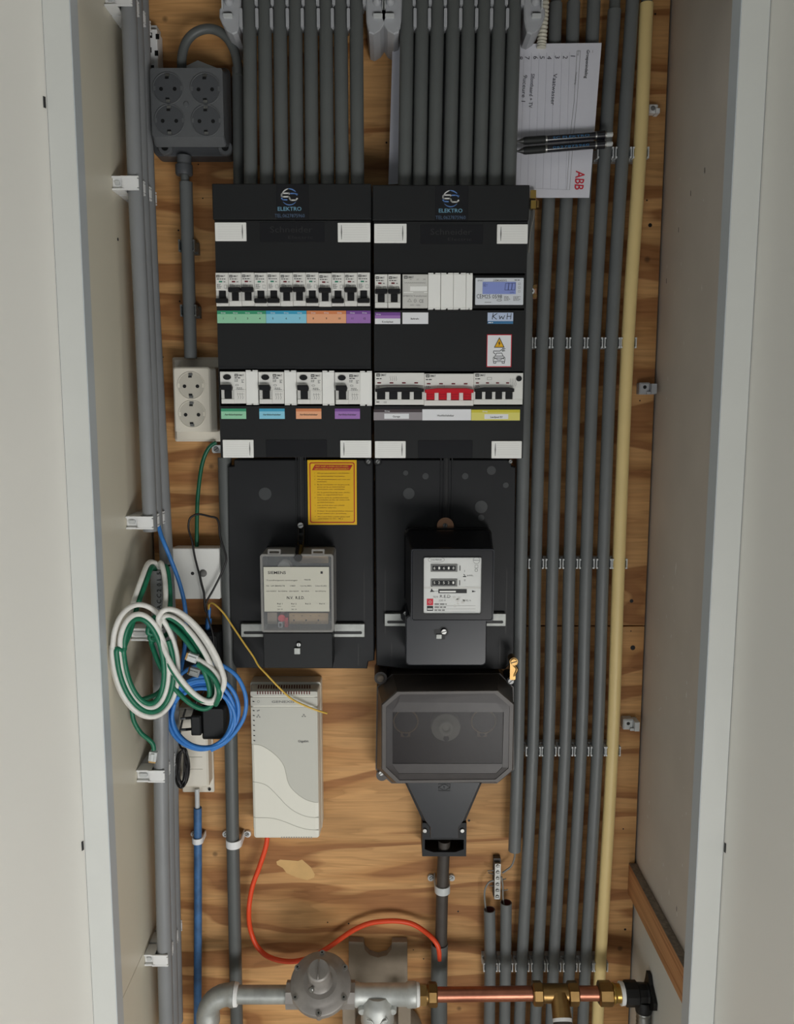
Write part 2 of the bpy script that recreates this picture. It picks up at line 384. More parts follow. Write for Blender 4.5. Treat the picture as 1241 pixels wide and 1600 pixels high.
def leaf(x, y, sx, ang, nm, marks):
    d = Vector((sx*math.sin(ang), -math.cos(ang), 0)); n = Vector((math.cos(ang)*sx, math.sin(ang), 0)); L_ = .72
    a = Vector((x, y, -.02)); m = MB('door_paint'); T = n*.038; U_ = Vector((0, 0, 2.15))
    v = [a, a+d*L_, a+d*L_+T, a+T]; v = v+[q+U_ for q in v]
    m.add(v, [(3, 2, 1, 0), (4, 5, 6, 7), (0, 1, 5, 4), (1, 2, 6, 5), (2, 3, 7, 6), (3, 0, 4, 7)])
    m.use('print_dark')
    for z in marks: m.add([a+d*.002-n*.0004+Vector((0, 0, z)), a+d*.006-n*.0004+Vector((0, 0, z)), a+d*.006-n*.0004+Vector((0, 0, z+.013)), a+d*.002-n*.0004+Vector((0, 0, z+.013))], [(0, 1, 2, 3)])
    struct(m.build(nm))
leaf(XL-.0318, FY+.001, -1, .42, 'door_1', (W(84, 170, FY).z+.02, W(144, 1327, FY).z+.02))
leaf(XF+.0338, FR+.001, 1, .16, 'door_2', (W(1121, 1330, FR).z+.02,))
struct(MB('door_paint').box(XL-.9, XL-.075, FY+.002, YF+.02, -.02, 2.75).build('wall_front_left'))
struct(MB('door_paint').box(XF+.078, XR+.9, FR+.002, YF+.02, -.02, 2.75).build('wall_front_right'))
struct(MB('door_paint').box(XL, XR, FY+.004, YF, ZT+.06, 2.75).build('wall_front_top'))
struct(MB('white_paint').box(-2.2, 2.2, -3.8, .05, 2.75, 2.8).build('ceiling_hall'))  # unseen; added so world light comes in from the sides only
struct(MB('frame_paint').box(XL, XR, FY, YF, 1.99, ZT+.06).build('trim_4'))  # unseen frame head, set low to darken the top of the cupboard

# plywood boards (seam at the height of pixel row 978)
zseam = W(900, 978, 0).z
BXL = XL+.004
def board(name, z0, z1, holes, label, patch=()):
    m = MB('plywood').box(BXL, XR-.003, 0, .018, z0, z1)
    m.use('black')
    for px, py, r in holes:
        p = W(px, py, 0); m.add([(x, -.0004, z) for x, z in circ(p.x, p.z, mm(r, 0), 12)], [tuple(range(12))])
    if patch: m.use('pale_wood').add([(W(a, b, 0).x, -.0003, W(a, b, 0).z) for a, b in patch][::-1], [tuple(range(len(patch)))])
    return tag(m.build(name), label, 'board')
board('plywood_board', zseam+.0012, 2.128, [(1024, 22, 1.5), (1011, 313, 1.2), (1016, 352, 3), (1000, 626, 1.2), (987, 939, 3), (832, 479, 1.2), (604, 223, 1.5), (310, 257, 1), (279, 360, 1.3), (281, 471, 1.3), (255, 558, 1), (317, 310, 1)],
      'large upper plywood sheet on the cupboard back, carrying the fuse panels')
board('plywood_board', .02, zseam-.0012, [(986, 986, 1), (989, 1012, 4), (974, 1295, 1.2), (733, 1282, 2), (977, 1452, 2), (716, 1424, 1.5), (545, 1443, 1.5), (512, 1441, 1.2), (646, 1484, 1), (662, 1498, 1.2)],
      'lower plywood sheet behind the white modem and the gas pipe', [(432, 1346), (438, 1343), (452, 1344), (466, 1345), (472, 1343), (478, 1348), (486, 1355), (492, 1366), (491, 1371), (480, 1375), (464, 1371), (448, 1364), (442, 1356), (433, 1351)])
# batten on right wall
m = MB('batten_wood').box(XR-.013, XR-.0005, YF-.033, -.001, zb0, zb1)
m.use('dust').box(XR-.0128, XR-.0008, YF-.032, -.0012, zb1-.0005, zb1+.0006)
tag(m.build('wooden_batten'), 'short dusty wooden batten fixed along the lower right side wall', 'batten')

# ================================================================== RIGHT CONDUITS
YC, RC = -.0255, .0095
def tubepx(pts, Y, r, m, n=14, k=4, mb=None):
    P = [W(a, b, Y) for a, b in pts]
    return (mb or MB(m)).use(m).tube(smooth(P, k) if len(P) > 2 else P, r, n)
rows = [240, 536, 880, 1172, 1508]
cent = {  # pipe centre x at rows 50, 240, 536, 880, 1172, 1508
 0: [867, 861, 847, 837, 832.5, 815.5], 1: [895, 889, 873.6, 863.5, 857, 840.5], 2: [926, 917, 901, 890, 883, 865],
 3: [958, 945, 928.5, 916, 908, 890], 4: [985.5, 973, 955.5, 942.5, 933.5, 915], 5: [1008.5, 1000, 981, 967, 957, 938]}
ys = [50, 240, 536, 880, 1172, 1508]
tops = [6, 4, -40, 16, -40, 6]
for i in range(6):
    c = cent[i]; top = tops[i]
    pts = [(c[0]+(c[0]-c[1])*(50-top)/190, top)] + [(c[j], ys[j]) for j in range(6)] + [(c[5]-(c[4]-c[5])*.3, 1640)]
    mname = 'pipe_yellow' if i == 5 else 'pipe_grey'
    m = tubepx(pts, YC, RC if i < 5 else .0098, mname, 18)
    if top > 0:
        x = pts[0][0]
        m.use('pipe_dark' if i != 5 else 'pipe_grey'); tubepx([(x+2, -40), (x, top+3)], YC, .0078, 'pipe_dark' if i < 5 else 'pipe_grey', 14, mb=m)
    if i == 5: tag(m.build('conduit'), 'pale yellow plastic conduit running full height beside grey conduits', 'pipe')
    else: tag(m.build('conduit'), 'long grey conduit, %s from left of the five beside the yellow pipe' % ORD[i], 'pipe', 'long grey conduits on the right')
# short end conduits
def hollow(px_top, pts, Y, r, mname, inner='oxide_red', label='', name='conduit', group=None, cat='pipe'):
    P = [W(a, b, Y) for a, b in pts]; t = P[0]; d = (P[1]-P[0]).normalized()
    m = MB(mname).tube(smooth(P, 4) if len(P) > 2 else P, r, 20, cap=False)
    q = [t+d*0, t+d*.03]
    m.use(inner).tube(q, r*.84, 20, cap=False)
    ro = [t+Vector((math.cos(a)*r, math.sin(a)*r, 0)) for a in [2*PI*j/20 for j in range(20)]]
    ri = [t+Vector((math.cos(a)*r*.84, math.sin(a)*r*.84, 0)) for a in [2*PI*j/20 for j in range(20)]]
    m.use(mname).loft([ro, ri], False, False)
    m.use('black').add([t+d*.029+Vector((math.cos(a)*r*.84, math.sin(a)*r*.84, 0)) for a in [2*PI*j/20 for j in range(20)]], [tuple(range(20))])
    return tag(m.build(name), label, cat, group)
hollow(0, [(765, 1421), (766, 1508), (764, 1640)], YC, RC, 'pipe_grey', label='short open-ended grey conduit, left one of the pair under the terminal strip')
hollow(0, [(791, 1410), (790, 1508), (788, 1640)], YC, RC, 'pipe_grey', label='short open-ended grey conduit, right one of the pair under the terminal strip')
m = tubepx([(826, 300), (822, 500), (818, 700), (814, 880), (809, 1172), (804, 1329)], -.03, .0100, 'pipe_grey', 18)
tag(m.build('conduit'), 'grey conduit ending above the small terminal strip, beside the fuse panels', 'pipe')

# clips: one U-shaped clip per pipe
def make_clip(p, r, mname, label, group, hgt=.0155, reach=.0062):
    t = thing('pipe_clip', label, 'pipe clip', (p.x, -.0005, p.z-hgt/2), group)
    m = MB(mname)
    w_ = r+.0016
    m.box(p.x-w_-.0010, p.x+w_+.0010, -.0125, -.0008, p.z-hgt/2, p.z+hgt/2)
    m.build('clip_base', t)
    for s in (-1, 1):
        m = MB(mname); x0 = p.x+s*(w_-.0006); x1 = p.x+s*(w_+.0006)
        a, b = min(x0, x1), max(x0, x1)
        yf = p.y-reach
        m.box(a, b, yf, -.0125, p.z-hgt*.36, p.z+hgt*.36)
        for zz in (-1, 1):
            zc = p.z+zz*hgt*.43; m.box(min(a, b)-.0012 if s > 0 else a-.0002, b+.0002 if s > 0 else b+.0012, yf, yf+.010, zc-hgt*.07, zc+hgt*.07)
        m.build('clip_arm', t)
    return t
rowname = ['beside the paper note', 'level with the car-charging sticker', 'level with the old meters', 'level with the smoky fuse box', 'just above the copper gas pipe']
for ri, row in enumerate(rows):
    for i in range(6):
        if ri == 0 and i < 3: continue
        p = W(cent[i][ri+1], row, YC)
        who = 'yellow conduit' if i == 5 else '%s long conduit' % ORD[i]
        make_clip(p, RC, 'clip_grey', 'snap clip on the %s, in the row %s' % (who, rowname[ri]), 'snap clips in the row '+rowname[ri])
for x, s in ((766, 'left'), (790, 'right')):
    make_clip(W(x, 1508, YC), RC, 'clip_grey', 'light grey snap clip on the %s short open-ended conduit' % s, 'snap clips in the row '+rowname[4])

# ================================================================== CONDUITS ABOVE THE PANELS
ZPT = W(455, 287, -.12).z
YA = -.082
def above(xb, xt, label, group, Y=YA, r=.0095, mname='pipe_dark', ytop=-60):
    sl = (xt-xb)/(45-287.)
    a = W(xb, 287, Y); b = W(xt, 45, Y); d = (b-a)/(b.z-a.z)
    bot = a+d*(ZPT+.001-a.z); top = a+d*(2.125-a.z)
    m = MB(mname).tube([bot, top], r, 18)
    return tag(m.build('conduit'), label, 'pipe', group)
LB = [392, 417, 440.7, 464.4, 487.6, 511.8, 534.8, 558.7]; LT = [390.4, 414, 437.8, 462, 485.8, 509.5, 532.5, 557]
RB = [632.5, 655.5, 678.4, 702.6, 726.8, 749.8, 772.7, 795.7]; RT = [636, 659.6, 683.3, 708, 731.6, 755.8, 779.5, 803]
for i in range(8):
    above(LB[i], LT[i], 'dark conduit entering the left fuse panel from above, %s from left' % ORD[i], 'conduits above the left fuse panel')
for i in range(8):
    above(RB[i], RT[i], 'dark conduit entering the right fuse panel from above, %s from left' % ORD[i], 'conduits above the right fuse panel')
for i in range(7):   # rear layer glimpsed between the right-hand conduits
    above((RB[i]+RB[i+1])/2, (RT[i]+RT[i+1])/2-.5, 'rear conduit glimpsed between the %s and %s front ones above the right panel' % (ORD[i], ORD[i+1]), 'rear conduits above the right fuse panel', Y=-.055, r=.0085, mname='pipe_grey')
# single darker pipe on the left, reached by the bent one
a = W(373.5, 285, -.04); b = W(372, 106, -.04); a.z = ZPT+.001
m = MB('pipe_dark').tube([a, b], .0085, 16)
tag(m.build('conduit'), 'dark conduit stub left of the left conduit row, below the bent flexible pipe', 'pipe')
m = MB('pipe_dark').tube(smooth([W(x, y, -.045) for x, y in ((284.4, 112), (284.6, 88), (291, 66), (305, 51), (324, 45), (342, 49), (357, 62), (367, 82), (371.5, 103), (372, 118))], 5), .0066, 14)
tag(m.build('bent_conduit'), 'dark grey bent pipe arching from the four-way socket to the conduits', 'pipe')
# staggered clips at the top
def top_clip(xc, yc, lab, grp, h=26):
    p = W(xc, yc, YA); hh = mm(h, YA)
    t = thing('pipe_clip', lab, 'pipe clip', (p.x, YA+.010, p.z-hh/2), grp)
    MB('bracket_grey').box(p.x-.0105, p.x+.0105, YA+.0100, YA+.018, p.z-hh/2, p.z+hh/2).build('clip_base', t)
    for s in (-1, 1):
        x = p.x+s*.0109; m = MB('bracket_grey')
        m.rbox(x-.0021, x+.0021, p.z-hh/2, p.z+hh/2, YA-.0085, YA+.0100, .0012)
        m.build('clip_arm', t)
for nm, T in (('left', LT), ('right', RT)):
    for i in range(8):
        low = i % 2 == 0
        top_clip(T[i], 32 if low else -3, 'grey clip on the %s conduit above the %s panel, in the %s row' % (ORD[i], nm, 'lower' if low else 'upper'), 'staggered clips above the %s fuse panel' % nm)
# saddle brackets
def bracket(px, flip, label):
    def q(x, y): return W(px+(x*flip), y, -.075)
    t = thing('saddle_bracket', label, 'pipe bracket', tuple(q(0, 60)), 'grey plastic saddle brackets at the top edge')
    out = [(-14, -20), (-14, 16), (-19, 22), (-19, 34), (-15, 44), (-8, 55), (2, 61), (9, 58), (13, 40), (14, 10), (14, -20)]
    P = [q(x, y) for x, y in out]; pts = [(p.x, p.z) for p in P]
    if flip < 0: pts = pts[::-1]
    MB('bracket_grey').prism(pts, -.090, -.001, .002).build('body', t)
    c = q(-4, 11); mb = MB('bracket_grey').lathe((c.x, -.0905, c.z), (0, -1, 0), [(0, .0062), (.001, .0062), (.0045, .0045), (.006, .001)], 20); mb.build('screw_cap', t)
    c = q(-5, 33); mb = MB('clip_grey').rbox(c.x-.0062, c.x+.0062, c.z-.0032, c.z+.0015, -.0945, -.089, .001); mb.use('black').box(c.x-.0055, c.x+.0055, -.0943, -.0895, c.z+.0015, c.z+.0026); mb.build('latch', t)
    a, b = q(-15, -20), q(-12, 24); MB('clip_grey').box(min(a.x, b.x), max(a.x, b.x), -.096, -.0895, b.z, a.z).build('rib', t)
bracket(365, 1, 'grey saddle bracket left of the left conduit row')
bracket(586, -1, 'grey saddle bracket right of the left conduit row, left of the touching pair')
bracket(614, 1, 'grey saddle bracket left of the right conduit row, right of the touching pair')
bracket(830, -1, 'grey saddle bracket right of the right conduit row, by the flexible pipe')
# flexible ribbed pipe
m = MB('flex'); P = smooth([W(852, -40, -.045), W(850, 20, -.045), W(846, 75, -.045)], 60); P = P[:]
m.tube(P, .006, 14, rr=[.0068 if (i//3) % 2 else .0056 for i in range(len(P))])
tag(m.build('flexible_conduit'), 'cream ribbed flexible conduit at the top, above the paper note', 'pipe')
# white board behind the right conduits
P = [W(614, 56, -.03), W(633, 56, -.03), W(628, 288, -.03), W(607, 289, -.03)]
tag(MB('paper').prism([(p.x, p.z) for p in P][::-1], -.033, -.030).build('white_card'), 'edge of a white card tucked behind the right conduit row', 'card')

# ================================================================== LEFT WALL CONDUITS
YP = [-.11, -.080, -.050]; RL = .0102
def lx(y): return {0: 201, 300: 212, 530: 223, 815: 234, 890: 244.5, 1300: 251, 1600: 261}[y]
up = [W(lx(0)-2, -50, YP[0]), W(lx(0), 0, YP[0]), W(lx(300), 300, YP[0]), W(lx(530), 530, YP[0]), W(lx(815)+1, 830, YP[0])]
x_u = sum(p.x for p in up)/len(up)
for k in range(2):
    P = [Vector((p.x-.0005*k, YP[k], p.z)) for p in up]
    if k: P[-1].z = W(250, 826, YP[k]).z
    tag(MB('pipe_left').tube(smooth(P, 4), RL, 20).build('conduit'), ['upper grey conduit nearest the viewer on the left side wall', 'upper grey conduit in the middle of the three on the left wall'][k], 'pipe')
lowp = [W(247, 890, YP[0]), W(251, 1050, YP[0]), W(253, 1300, YP[0]), W(261, 1640, YP[0])]
def hollow3(P, r, mname, label):
    t = P[0]; m = MB(mname).tube(smooth(P, 4), r, 20, cap=False)
    rg = lambda rr, z: [Vector((t.x+math.cos(2*PI*j/20)*rr, t.y+math.sin(2*PI*j/20)*rr, z)) for j in range(20)]
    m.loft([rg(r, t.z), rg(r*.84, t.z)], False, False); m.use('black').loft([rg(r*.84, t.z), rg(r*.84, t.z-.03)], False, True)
    return m
m = hollow3(lowp, .0112, 'pipe_left', '')
m.use('print_dark')
for i, ch in enumerate('ACC2015'):
    p = W(249, 952-i*9, YP[0]-.0113); m.text(ch, p.x+.0028, p.z, YP[0]-.0114, .0062, rot=PI/2, bold=True)
tag(m.build('conduit'), 'lower open-topped grey conduit on the left wall that the cables hang over', 'pipe')
P = [Vector((lowp[0].x+.001, YP[1], W(0, 884, YP[1]).z))]+[Vector((p.x+.001, YP[1], p.z)) for p in lowp[1:]]
tag(hollow3(P, RL, 'pipe_left', '').build('conduit'), 'lower grey conduit in the middle of the three on the left wall', 'pipe')
P = [Vector((p.x, YP[2], p.z)) for p in (up[:-1]+lowp[1:])]
m = MB('pipe_left').tube(smooth(P, 4), RL, 20)
tag(m.build('conduit'), 'full-height grey conduit deepest on the left wall, next to the plywood', 'pipe')
def wallclips(py, which, lab, xoff=0):
    for k in range(3):
        if k not in which: continue
        y = YP[k]
        X = (up if py < 830 else lowp)
        zz = W(240, py, YP[0]).z; xs_ = x_u if py < 830 else sum(p.x for p in lowp)/4
        # interpolate pipe x at this height
        P = X; xc = P[0].x
        for a, b in zip(P, P[1:]):
            if b.z <= zz <= a.z: xc = a.x+(b.x-a.x)*(zz-a.z)/(b.z-a.z)
            elif zz < b.z: xc = b.x
        h = .0185
        t = thing('pipe_clip', 'white left-wall clip holding the %s conduit, %s' % (['nearest', 'middle', 'deepest'][k], lab), 'pipe clip', (XL, y, zz-h/2), 'snap clips on the left wall '+lab)
        x1 = xc-RL-.0016
        m = MB('clip_white').box(XL+.0005, x1, y-.0085, y+.0085, zz-h*.36, zz+h*.36)
        for q in (-1, 1): m.box(XL+.0005, x1, y-.0128, y+.0128, zz+q*h*.43-.0013, zz+q*h*.43+.0013)
        m.box(x1-.0025, x1, y-.0128, y+.0128, zz-h*.36, zz+h*.36); m.use('clip_grey').rbox(XL+.004, x1-.006, zz-h*.12, zz+h*.2, y-.0115, y-.0086, .002)  # grey pad puts shade into the white clip's recess
        m.build('clip_base', t)
        for s in (-1, 1):
            m = MB('clip_white'); yy = y+s*.0128
            m.box(x1, xc+.0065, yy-.0009, yy+.0009, zz-h*.40, zz+h*.40)
            for q in (-1, 1): m.box(x1-.004, xc+.0085, yy-.0013, yy+.0013, zz+q*h*.44-.0011, zz+q*h*.44+.0011)
            m.box(xc+.0065, xc+.0085, yy-.0013, yy+.0013, zz-h*.3, zz+h*.3)
            m.build('clip_arm', t)
wallclips(5, (0, 1, 2), 'at the very top')
wallclips(290, (0, 1, 2), 'level with the top of the fuse panels')
wallclips(815, (0, 1, 2), 'above the hanging cable loops')
wallclips(988, (0,), 'behind the hanging cable loops')
wallclips(1207, (0, 1, 2), 'below the hanging cable loops')
wallclips(1492, (0, 1, 2), 'near the bottom')

# other pipes on the board
m = tubepx([(351, 715), (357, 940), (361, 1150), (364, 1316), (371, 1640)], -.03, .0104, 'pipe_dark', 18)
tag(m.build('conduit'), 'grey conduit running down from the left fuse panel, beside the modem', 'pipe')
p = W(365.5, 1316, -.03)
def saddle(pc, rr, wid, h, mname, label, screws=2, Yw=0):
    t = thing('pipe_saddle', label, 'pipe clamp', (pc.x, -.001, pc.z-h/2))
    m = MB(mname); th = .0022; ring = []
    for e, q in ((-1, rr+th), (1, rr)):
        pass
    pr = []
    n = 14
    outer = [(math.cos(PI*i/n)*(rr+th), -math.sin(PI*i/n)*(rr+th)) for i in range(n+1)]
    inner = [(math.cos(PI*i/n)*(rr+.0002), -math.sin(PI*i/n)*(rr+.0002)) for i in range(n, -1, -1)]
    prof = [(pc.x+a, pc.y+b) for a, b in outer]+[(pc.x-rr-th, -.0005), (pc.x-rr-.0002, -.0005)]+[(pc.x+a, pc.y+b) for a, b in inner]+[(pc.x+rr+.0002, -.0005), (pc.x+rr+th, -.0005)]
    m.loft([[(x, y, pc.z-h/2) for x, y in prof], [(x, y, pc.z+h/2) for x, y in prof]])
    m.build('strap', t)
    for s in ((-1, 1) if screws == 2 else (-1,)):
        x0, x1 = sorted((pc.x+s*(rr+th), pc.x+s*wid))
        m = MB(mname).rbox(x0, x1, pc.z-h*.42, pc.z+h*.42, -.0055, -.0008, h*.38); er = m.build('ear', t)
        m = MB(); xs_ = pc.x+s*(wid-.0062); screw(m, xs_, pc.z, -.0056, .0036); m.build('screw', er)
saddle(p, .0106, .0235, .0125, 'clip_white', 'white two-screw saddle clamp on the grey conduit beside the modem')
m = MB('pipe_blue'); P = [W(309, 1262, -.022), W(309.5, 1400, -.022), W(309, 1560, -.022), W(309, 1640, -.022)]
m.tube(smooth(P, 3), .0066, 16); m.use('clip_grey').tube([W(308, 1232, -.022), W(308.5, 1266, -.022)], .0040, 12)
tag(m.build('water_pipe'), 'worn blue thin pipe below the beige box at lower left', 'pipe')
p = W(309, 1312, -.022)
saddle(p, .0068, .0155, .0095, 'clip_white', 'small white single-screw clamp on the blue pipe', 1)
# service cable in big grey pipe
m = hollow3([W(687, 1474, -.032), W(686, 1560, -.032), W(687, 1640, -.032)], .0138, 'pipe_dark', '')
tag(m.build('service_pipe'), 'wide grey pipe with open top taking the service cable and orange cable', 'pipe')
m = MB('cable_sheath').tube(smooth([W(694.5, 1313, -.036), W(691, 1400, -.034), W(689, 1500, -.032)], 4), .0098, 16)
tag(m.build('service_cable'), 'thick dark brown supply cable below the smoky fuse box', 'cable')
saddle(W(691.5, 1388, -.034), .0102, .0225, .0125, 'clip_grey', 'grey two-screw clamp on the thick dark supply cable')
# ================================================================== FUSE PANELS
YPF = -.120
def prow(mb, x, z, y, w_, n, h, m='print_grey', gap=1.9):      # rows of small illegible print
    mb.use(m)
    for i in range(n):
        a = x; ww = w_*random.uniform(.6, 1)
        while a < x+ww:
            l = random.uniform(.6, 1.8)*h*2; b = min(a+l, x+ww); mb.add([(a, y, z), (b, y, z), (b, y, z+h), (a, y, z+h)], [(0, 1, 2, 3)]); a = b+h*.7
        z -= h*gap
def flat(mb, x0, x1, z0, z1, y, m=None):
    if m: mb.use(m)
    mb.add([(x0, y, z0), (x1, y, z0), (x1, y, z1), (x0, y, z1)], [(0, 1, 2, 3)])
def arc(mb, cx, cz, r0, r1, a0, a1, y, n=14):
    vs = []
    for i in range(n+1):
        a = a0+(a1-a0)*i/n; f = math.sin(PI*i/n)**.5*.9+.1; rr = r1-(r1-r0)*f
        vs += [(cx+r1*math.cos(a), y, cz+r1*math.sin(a)), (cx+rr*math.cos(a), y, cz+rr*math.sin(a))]
    mb.add(vs, [(2*i, 2*i+1, 2*i+3, 2*i+2) for i in range(n)])
def stroke(mb, pts, wd, y):                       # flat polyline of given width in the XZ plane
    for (ax, az), (bx_, bz) in zip(pts, pts[1:]):
        dx, dz = bx_-ax, bz-az; l = math.hypot(dx, dz) or 1; nx, nz = -dz/l*wd/2, dx/l*wd/2; ex, ez = dx/l*wd*.3, dz/l*wd*.3
        mb.add([(ax-nx-ex, y, az-nz-ez), (bx_-nx+ex, y, bz-nz+ez), (bx_+nx+ex, y, bz+nz+ez), (ax+nx-ex, y, az+nz-ez)], [(0, 1, 2, 3)])
def logo(mb, cx, cz, k, y):                       # round SC emblem, k = metres per 12 px radius
    r = k
    arc(mb.use('logo_silver'), cx, cz, r*.86, r, PI*.18+PI*.35, PI*.87, y); arc(mb.use('logo_blue'), cx, cz, r*.86, r, PI*.2, PI*.55, y)
    arc(mb.use('logo_blue'), cx, cz, r*.88, r*.98, PI*1.2, PI*1.8, y)
    mb.use('logo_silver')
    def P(l): return [(cx+a*r, cz+b*r) for a, b in l]
    stroke(mb, P([(0, .34), (-.05, .42), (-.8, .42), (-.95, .3), (-.95, .1), (-.8, .02), (-.1, .02), (.0, -.06), (.06, -.26), (.2, -.38), (.75, -.38), (.95, -.18)]), r*.17, y-.0001)
    mb.use('logo_blue'); stroke(mb, P([(.15, .4), (.6, .4), (.95, .32), (.9, .22)]), r*.15, y-.0001); stroke(mb, P([(-.95, -.14), (-.8, -.32), (-.3, -.34)]), r*.15, y-.0001)

def flap(t, box, side):
    a = R(*box, YPF); m = MB('flap_white'); yf = YPF-.0025
    m.rbox(a[0], a[1], a[2], a[3], yf, YPF+.0002, .0006, .0005, 1)
    xs_ = a[1]-.0052 if side == 'l' else a[0]+.0052; zm = (a[2]+a[3])/2
    m.use('print_grey'); m.add([(xs_-.00025, yf-.0002, a[2]+.003), (xs_+.00025, yf-.0002, a[2]+.003), (xs_+.0009, yf-.0002, zm), (xs_+.00025, yf-.0002, a[3]-.003), (xs_-.00025, yf-.0002, a[3]-.003), (xs_-.0009, yf-.0002, zm)], [tuple(range(6))])
    m.use('module_shade')
    for i in range(1, 8):
        zz = a[2]+(a[3]-a[2])*i/8; x0, x1 = (a[0]+.004, xs_-.002) if side == 'l' else (xs_+.002, a[1]-.004)
        flat(m, x0, x1, zz-.00012, zz+.00012, yf-.0001)
    m.build('cover_flap', t)
def panel(name_label, X0, X1, ytop, ycap, ybot, slots, flaps, capflat, lab_rows, embos, lowplate, logo_c):
    x0, x1 = X0, X1
    z = lambda py: W(580, py, YPF).z
    ztop, zcap, zbot = z(ytop), z(ycap), z(ybot)
    t = thing('fuse_panel', name_label, 'fuse panel', ((x0+x1)/2, 0, zbot), 'pair of black fuse panels')
    m = MB('black_plastic')
    m.rbox(x0, x1, zcap+.0009, ztop, YPF-.0022, -.001, .001, .0012, 2); m.build('top_cover', t)
    m = MB('black_plastic')
    s = [(z(a), z(b), c, d) for a, b, c, d in slots]; cur = zcap-.0003; lx0, lx1 = x0+.0018, x1-.0012
    back = YPF+.05
    for zt, zb, sx0, sx1 in s:
        m.box(lx0, lx1, YPF, back, zt, cur)
        m.box(lx0, sx0, YPF, back, zb, zt); m.box(sx1, lx1, YPF, back, zb, zt); cur = zb
    m.box(lx0, lx1, YPF, back, zbot, cur)
    m.box(lx0+.001, lx1-.001, back, -.001, zbot, zcap-.0003)
    # shallow ridge lines above the slots
    for zt, zb, sx0, sx1 in s:
        m.use('dark_plastic').box(lx0+.0005, lx1-.0005, YPF-.0006, YPF+.0002, zt+.0002, zt+.0034)
    m.build('cover', t)
    a = capflat; m = MB('sticker_dark'); q = R(*a, YPF-.0022); m.box(q[0], q[1], YPF-.0026, YPF-.0022, q[2], q[3])
    cx, cy = logo_c; p = W(cx, cy, YPF); logo(m, p.x, p.z, .0112, YPF-.0028)
    zz = W(cx, cy+21.5, YPF).z; m.use('logo_teal').text('ELEKTRO', p.x, zz, YPF-.0028, .0050, mm(35.5, YPF), 'C', bold=True)
    zz = W(cx, cy+31.8, YPF).z; m.use('tel_blue').text('TEL:0627875960', p.x, zz, YPF-.0028, .0044, mm(45, YPF), 'C')
    m.build('sticker', t)
    q = R(*embos, YPF); m = MB('sticker_dark').rbox(q[0], q[1], q[2], q[3], YPF-.0005, YPF, .001, .0002, 1)
    m.use('emboss').text('Schneider', q[0]+(q[1]-q[0])*.16, (q[2]+q[3])/2-.0005, YPF-.0007, .0080, (q[1]-q[0])*.66); m.text('Electric', q[0]+(q[1]-q[0])*.44, q[2]+.0045, YPF-.0007, .0040, (q[1]-q[0])*.38)
    m.build('brand_plate', t)
    q = R(*lowplate, YPF); MB('sticker_dark').rbox(q[0], q[1], q[2], q[3], YPF-.0006, YPF, .0008, .0002, 1).build('lower_plate', t)
    for b, sd in flaps: flap(t, b, sd)
    for (b, c1, c2, c3, txts) in lab_rows:
        q = R(*b, YPF); m = MB(c1); y = YPF-.0004; m.box(q[0], q[1], y, YPF, q[2], q[3]); H = q[3]-q[2]
        if c2: flat(m, q[0], q[1], q[3]-H*.27, q[3], y-.0001, c2)
        if c3: flat(m, *c3(q), y-.0001, 'lab_white')
        for (s_, fx, fz, hh, colr, wd) in txts:
            m.use(colr).text(s_, q[0]+(q[1]-q[0])*fx, q[2]+H*fz, y-.0002, hh, wd, 'C', bold=True)
        m.build('label_strip', t)
    return t
zl = lambda py: W(580, py, YPF).z
# left panel
XA0, XA1 = W(341.3, 600, YPF).x-.0012, W(581, 500, YPF).x
XB0, XB1 = W(582.6, 500, YPF).x, W(818.6, 600, YPF).x+.0020
lr = []
cols = [('lab_green', 'lab_green_d', 339.6, 415.6, ['1', '2', '3', '4']), ('lab_blue', 'lab_blue_d', 416, 479, ['5', '6', '7']), ('lab_orange', 'lab_orange_d', 479.4, 541, ['8', '9', '10']), ('lab_purple', 'lab_purple_d', 541.4, 579.2, ['11', '12'])]
for c1, c2, a, b, nn in cols:
    tx = []
    for i, n_ in enumerate(nn):
        fx = (i+.5)/len(nn); tx += [('Groep', fx, .78, .0017, 'lab_white', None), (n_, fx, .30, .0026, 'print_dark', None)]
    lr.append(((a, 485.5, b, 505), c1, c2, None, tx))
for c1, c2, a, b in (('lab_green', 'lab_green_d', 345.7, 384.8), ('lab_blue', 'lab_blue_d', 405.3, 445), ('lab_orange', 'lab_orange_d', 462.7, 502.3), ('lab_purple', 'lab_purple_d', 523.4, 562.6)):
    lr.append(((a, 638.5, b, 654.5), c1, c2, None, [('Aardlekschakelaar', .5, .34, .0024, 'print_dark', mm(28, YPF))]))
slots = [(425, 480, W(337.6, 452, YPF).x, W(579.6, 452, YPF).x), (576.5, 634.5, W(343.5, 606, YPF).x, W(582.5, 606, YPF).x)]
slots = [(a, b, max(c, XA0+.0025), min(d, XA1-.0018)) for a, b, c, d in slots]
PA = panel('left black fuse panel with twelve slim breakers over coloured number strips', XA0, XA1, 287.5, 344.5, 714.5, slots,
      [((336.5, 348, 385.3, 377), 'l'), ((528, 348.5, 579, 378.5), 'r'), ((348.7, 687, 396.6, 715), 'l'), ((532, 688, 580.4, 715), 'r')],
      (432, 288, 483, 343.5), lr, (406, 347, 507, 378.5), (415.7, 687, 511, 714), (452.7, 308.5))
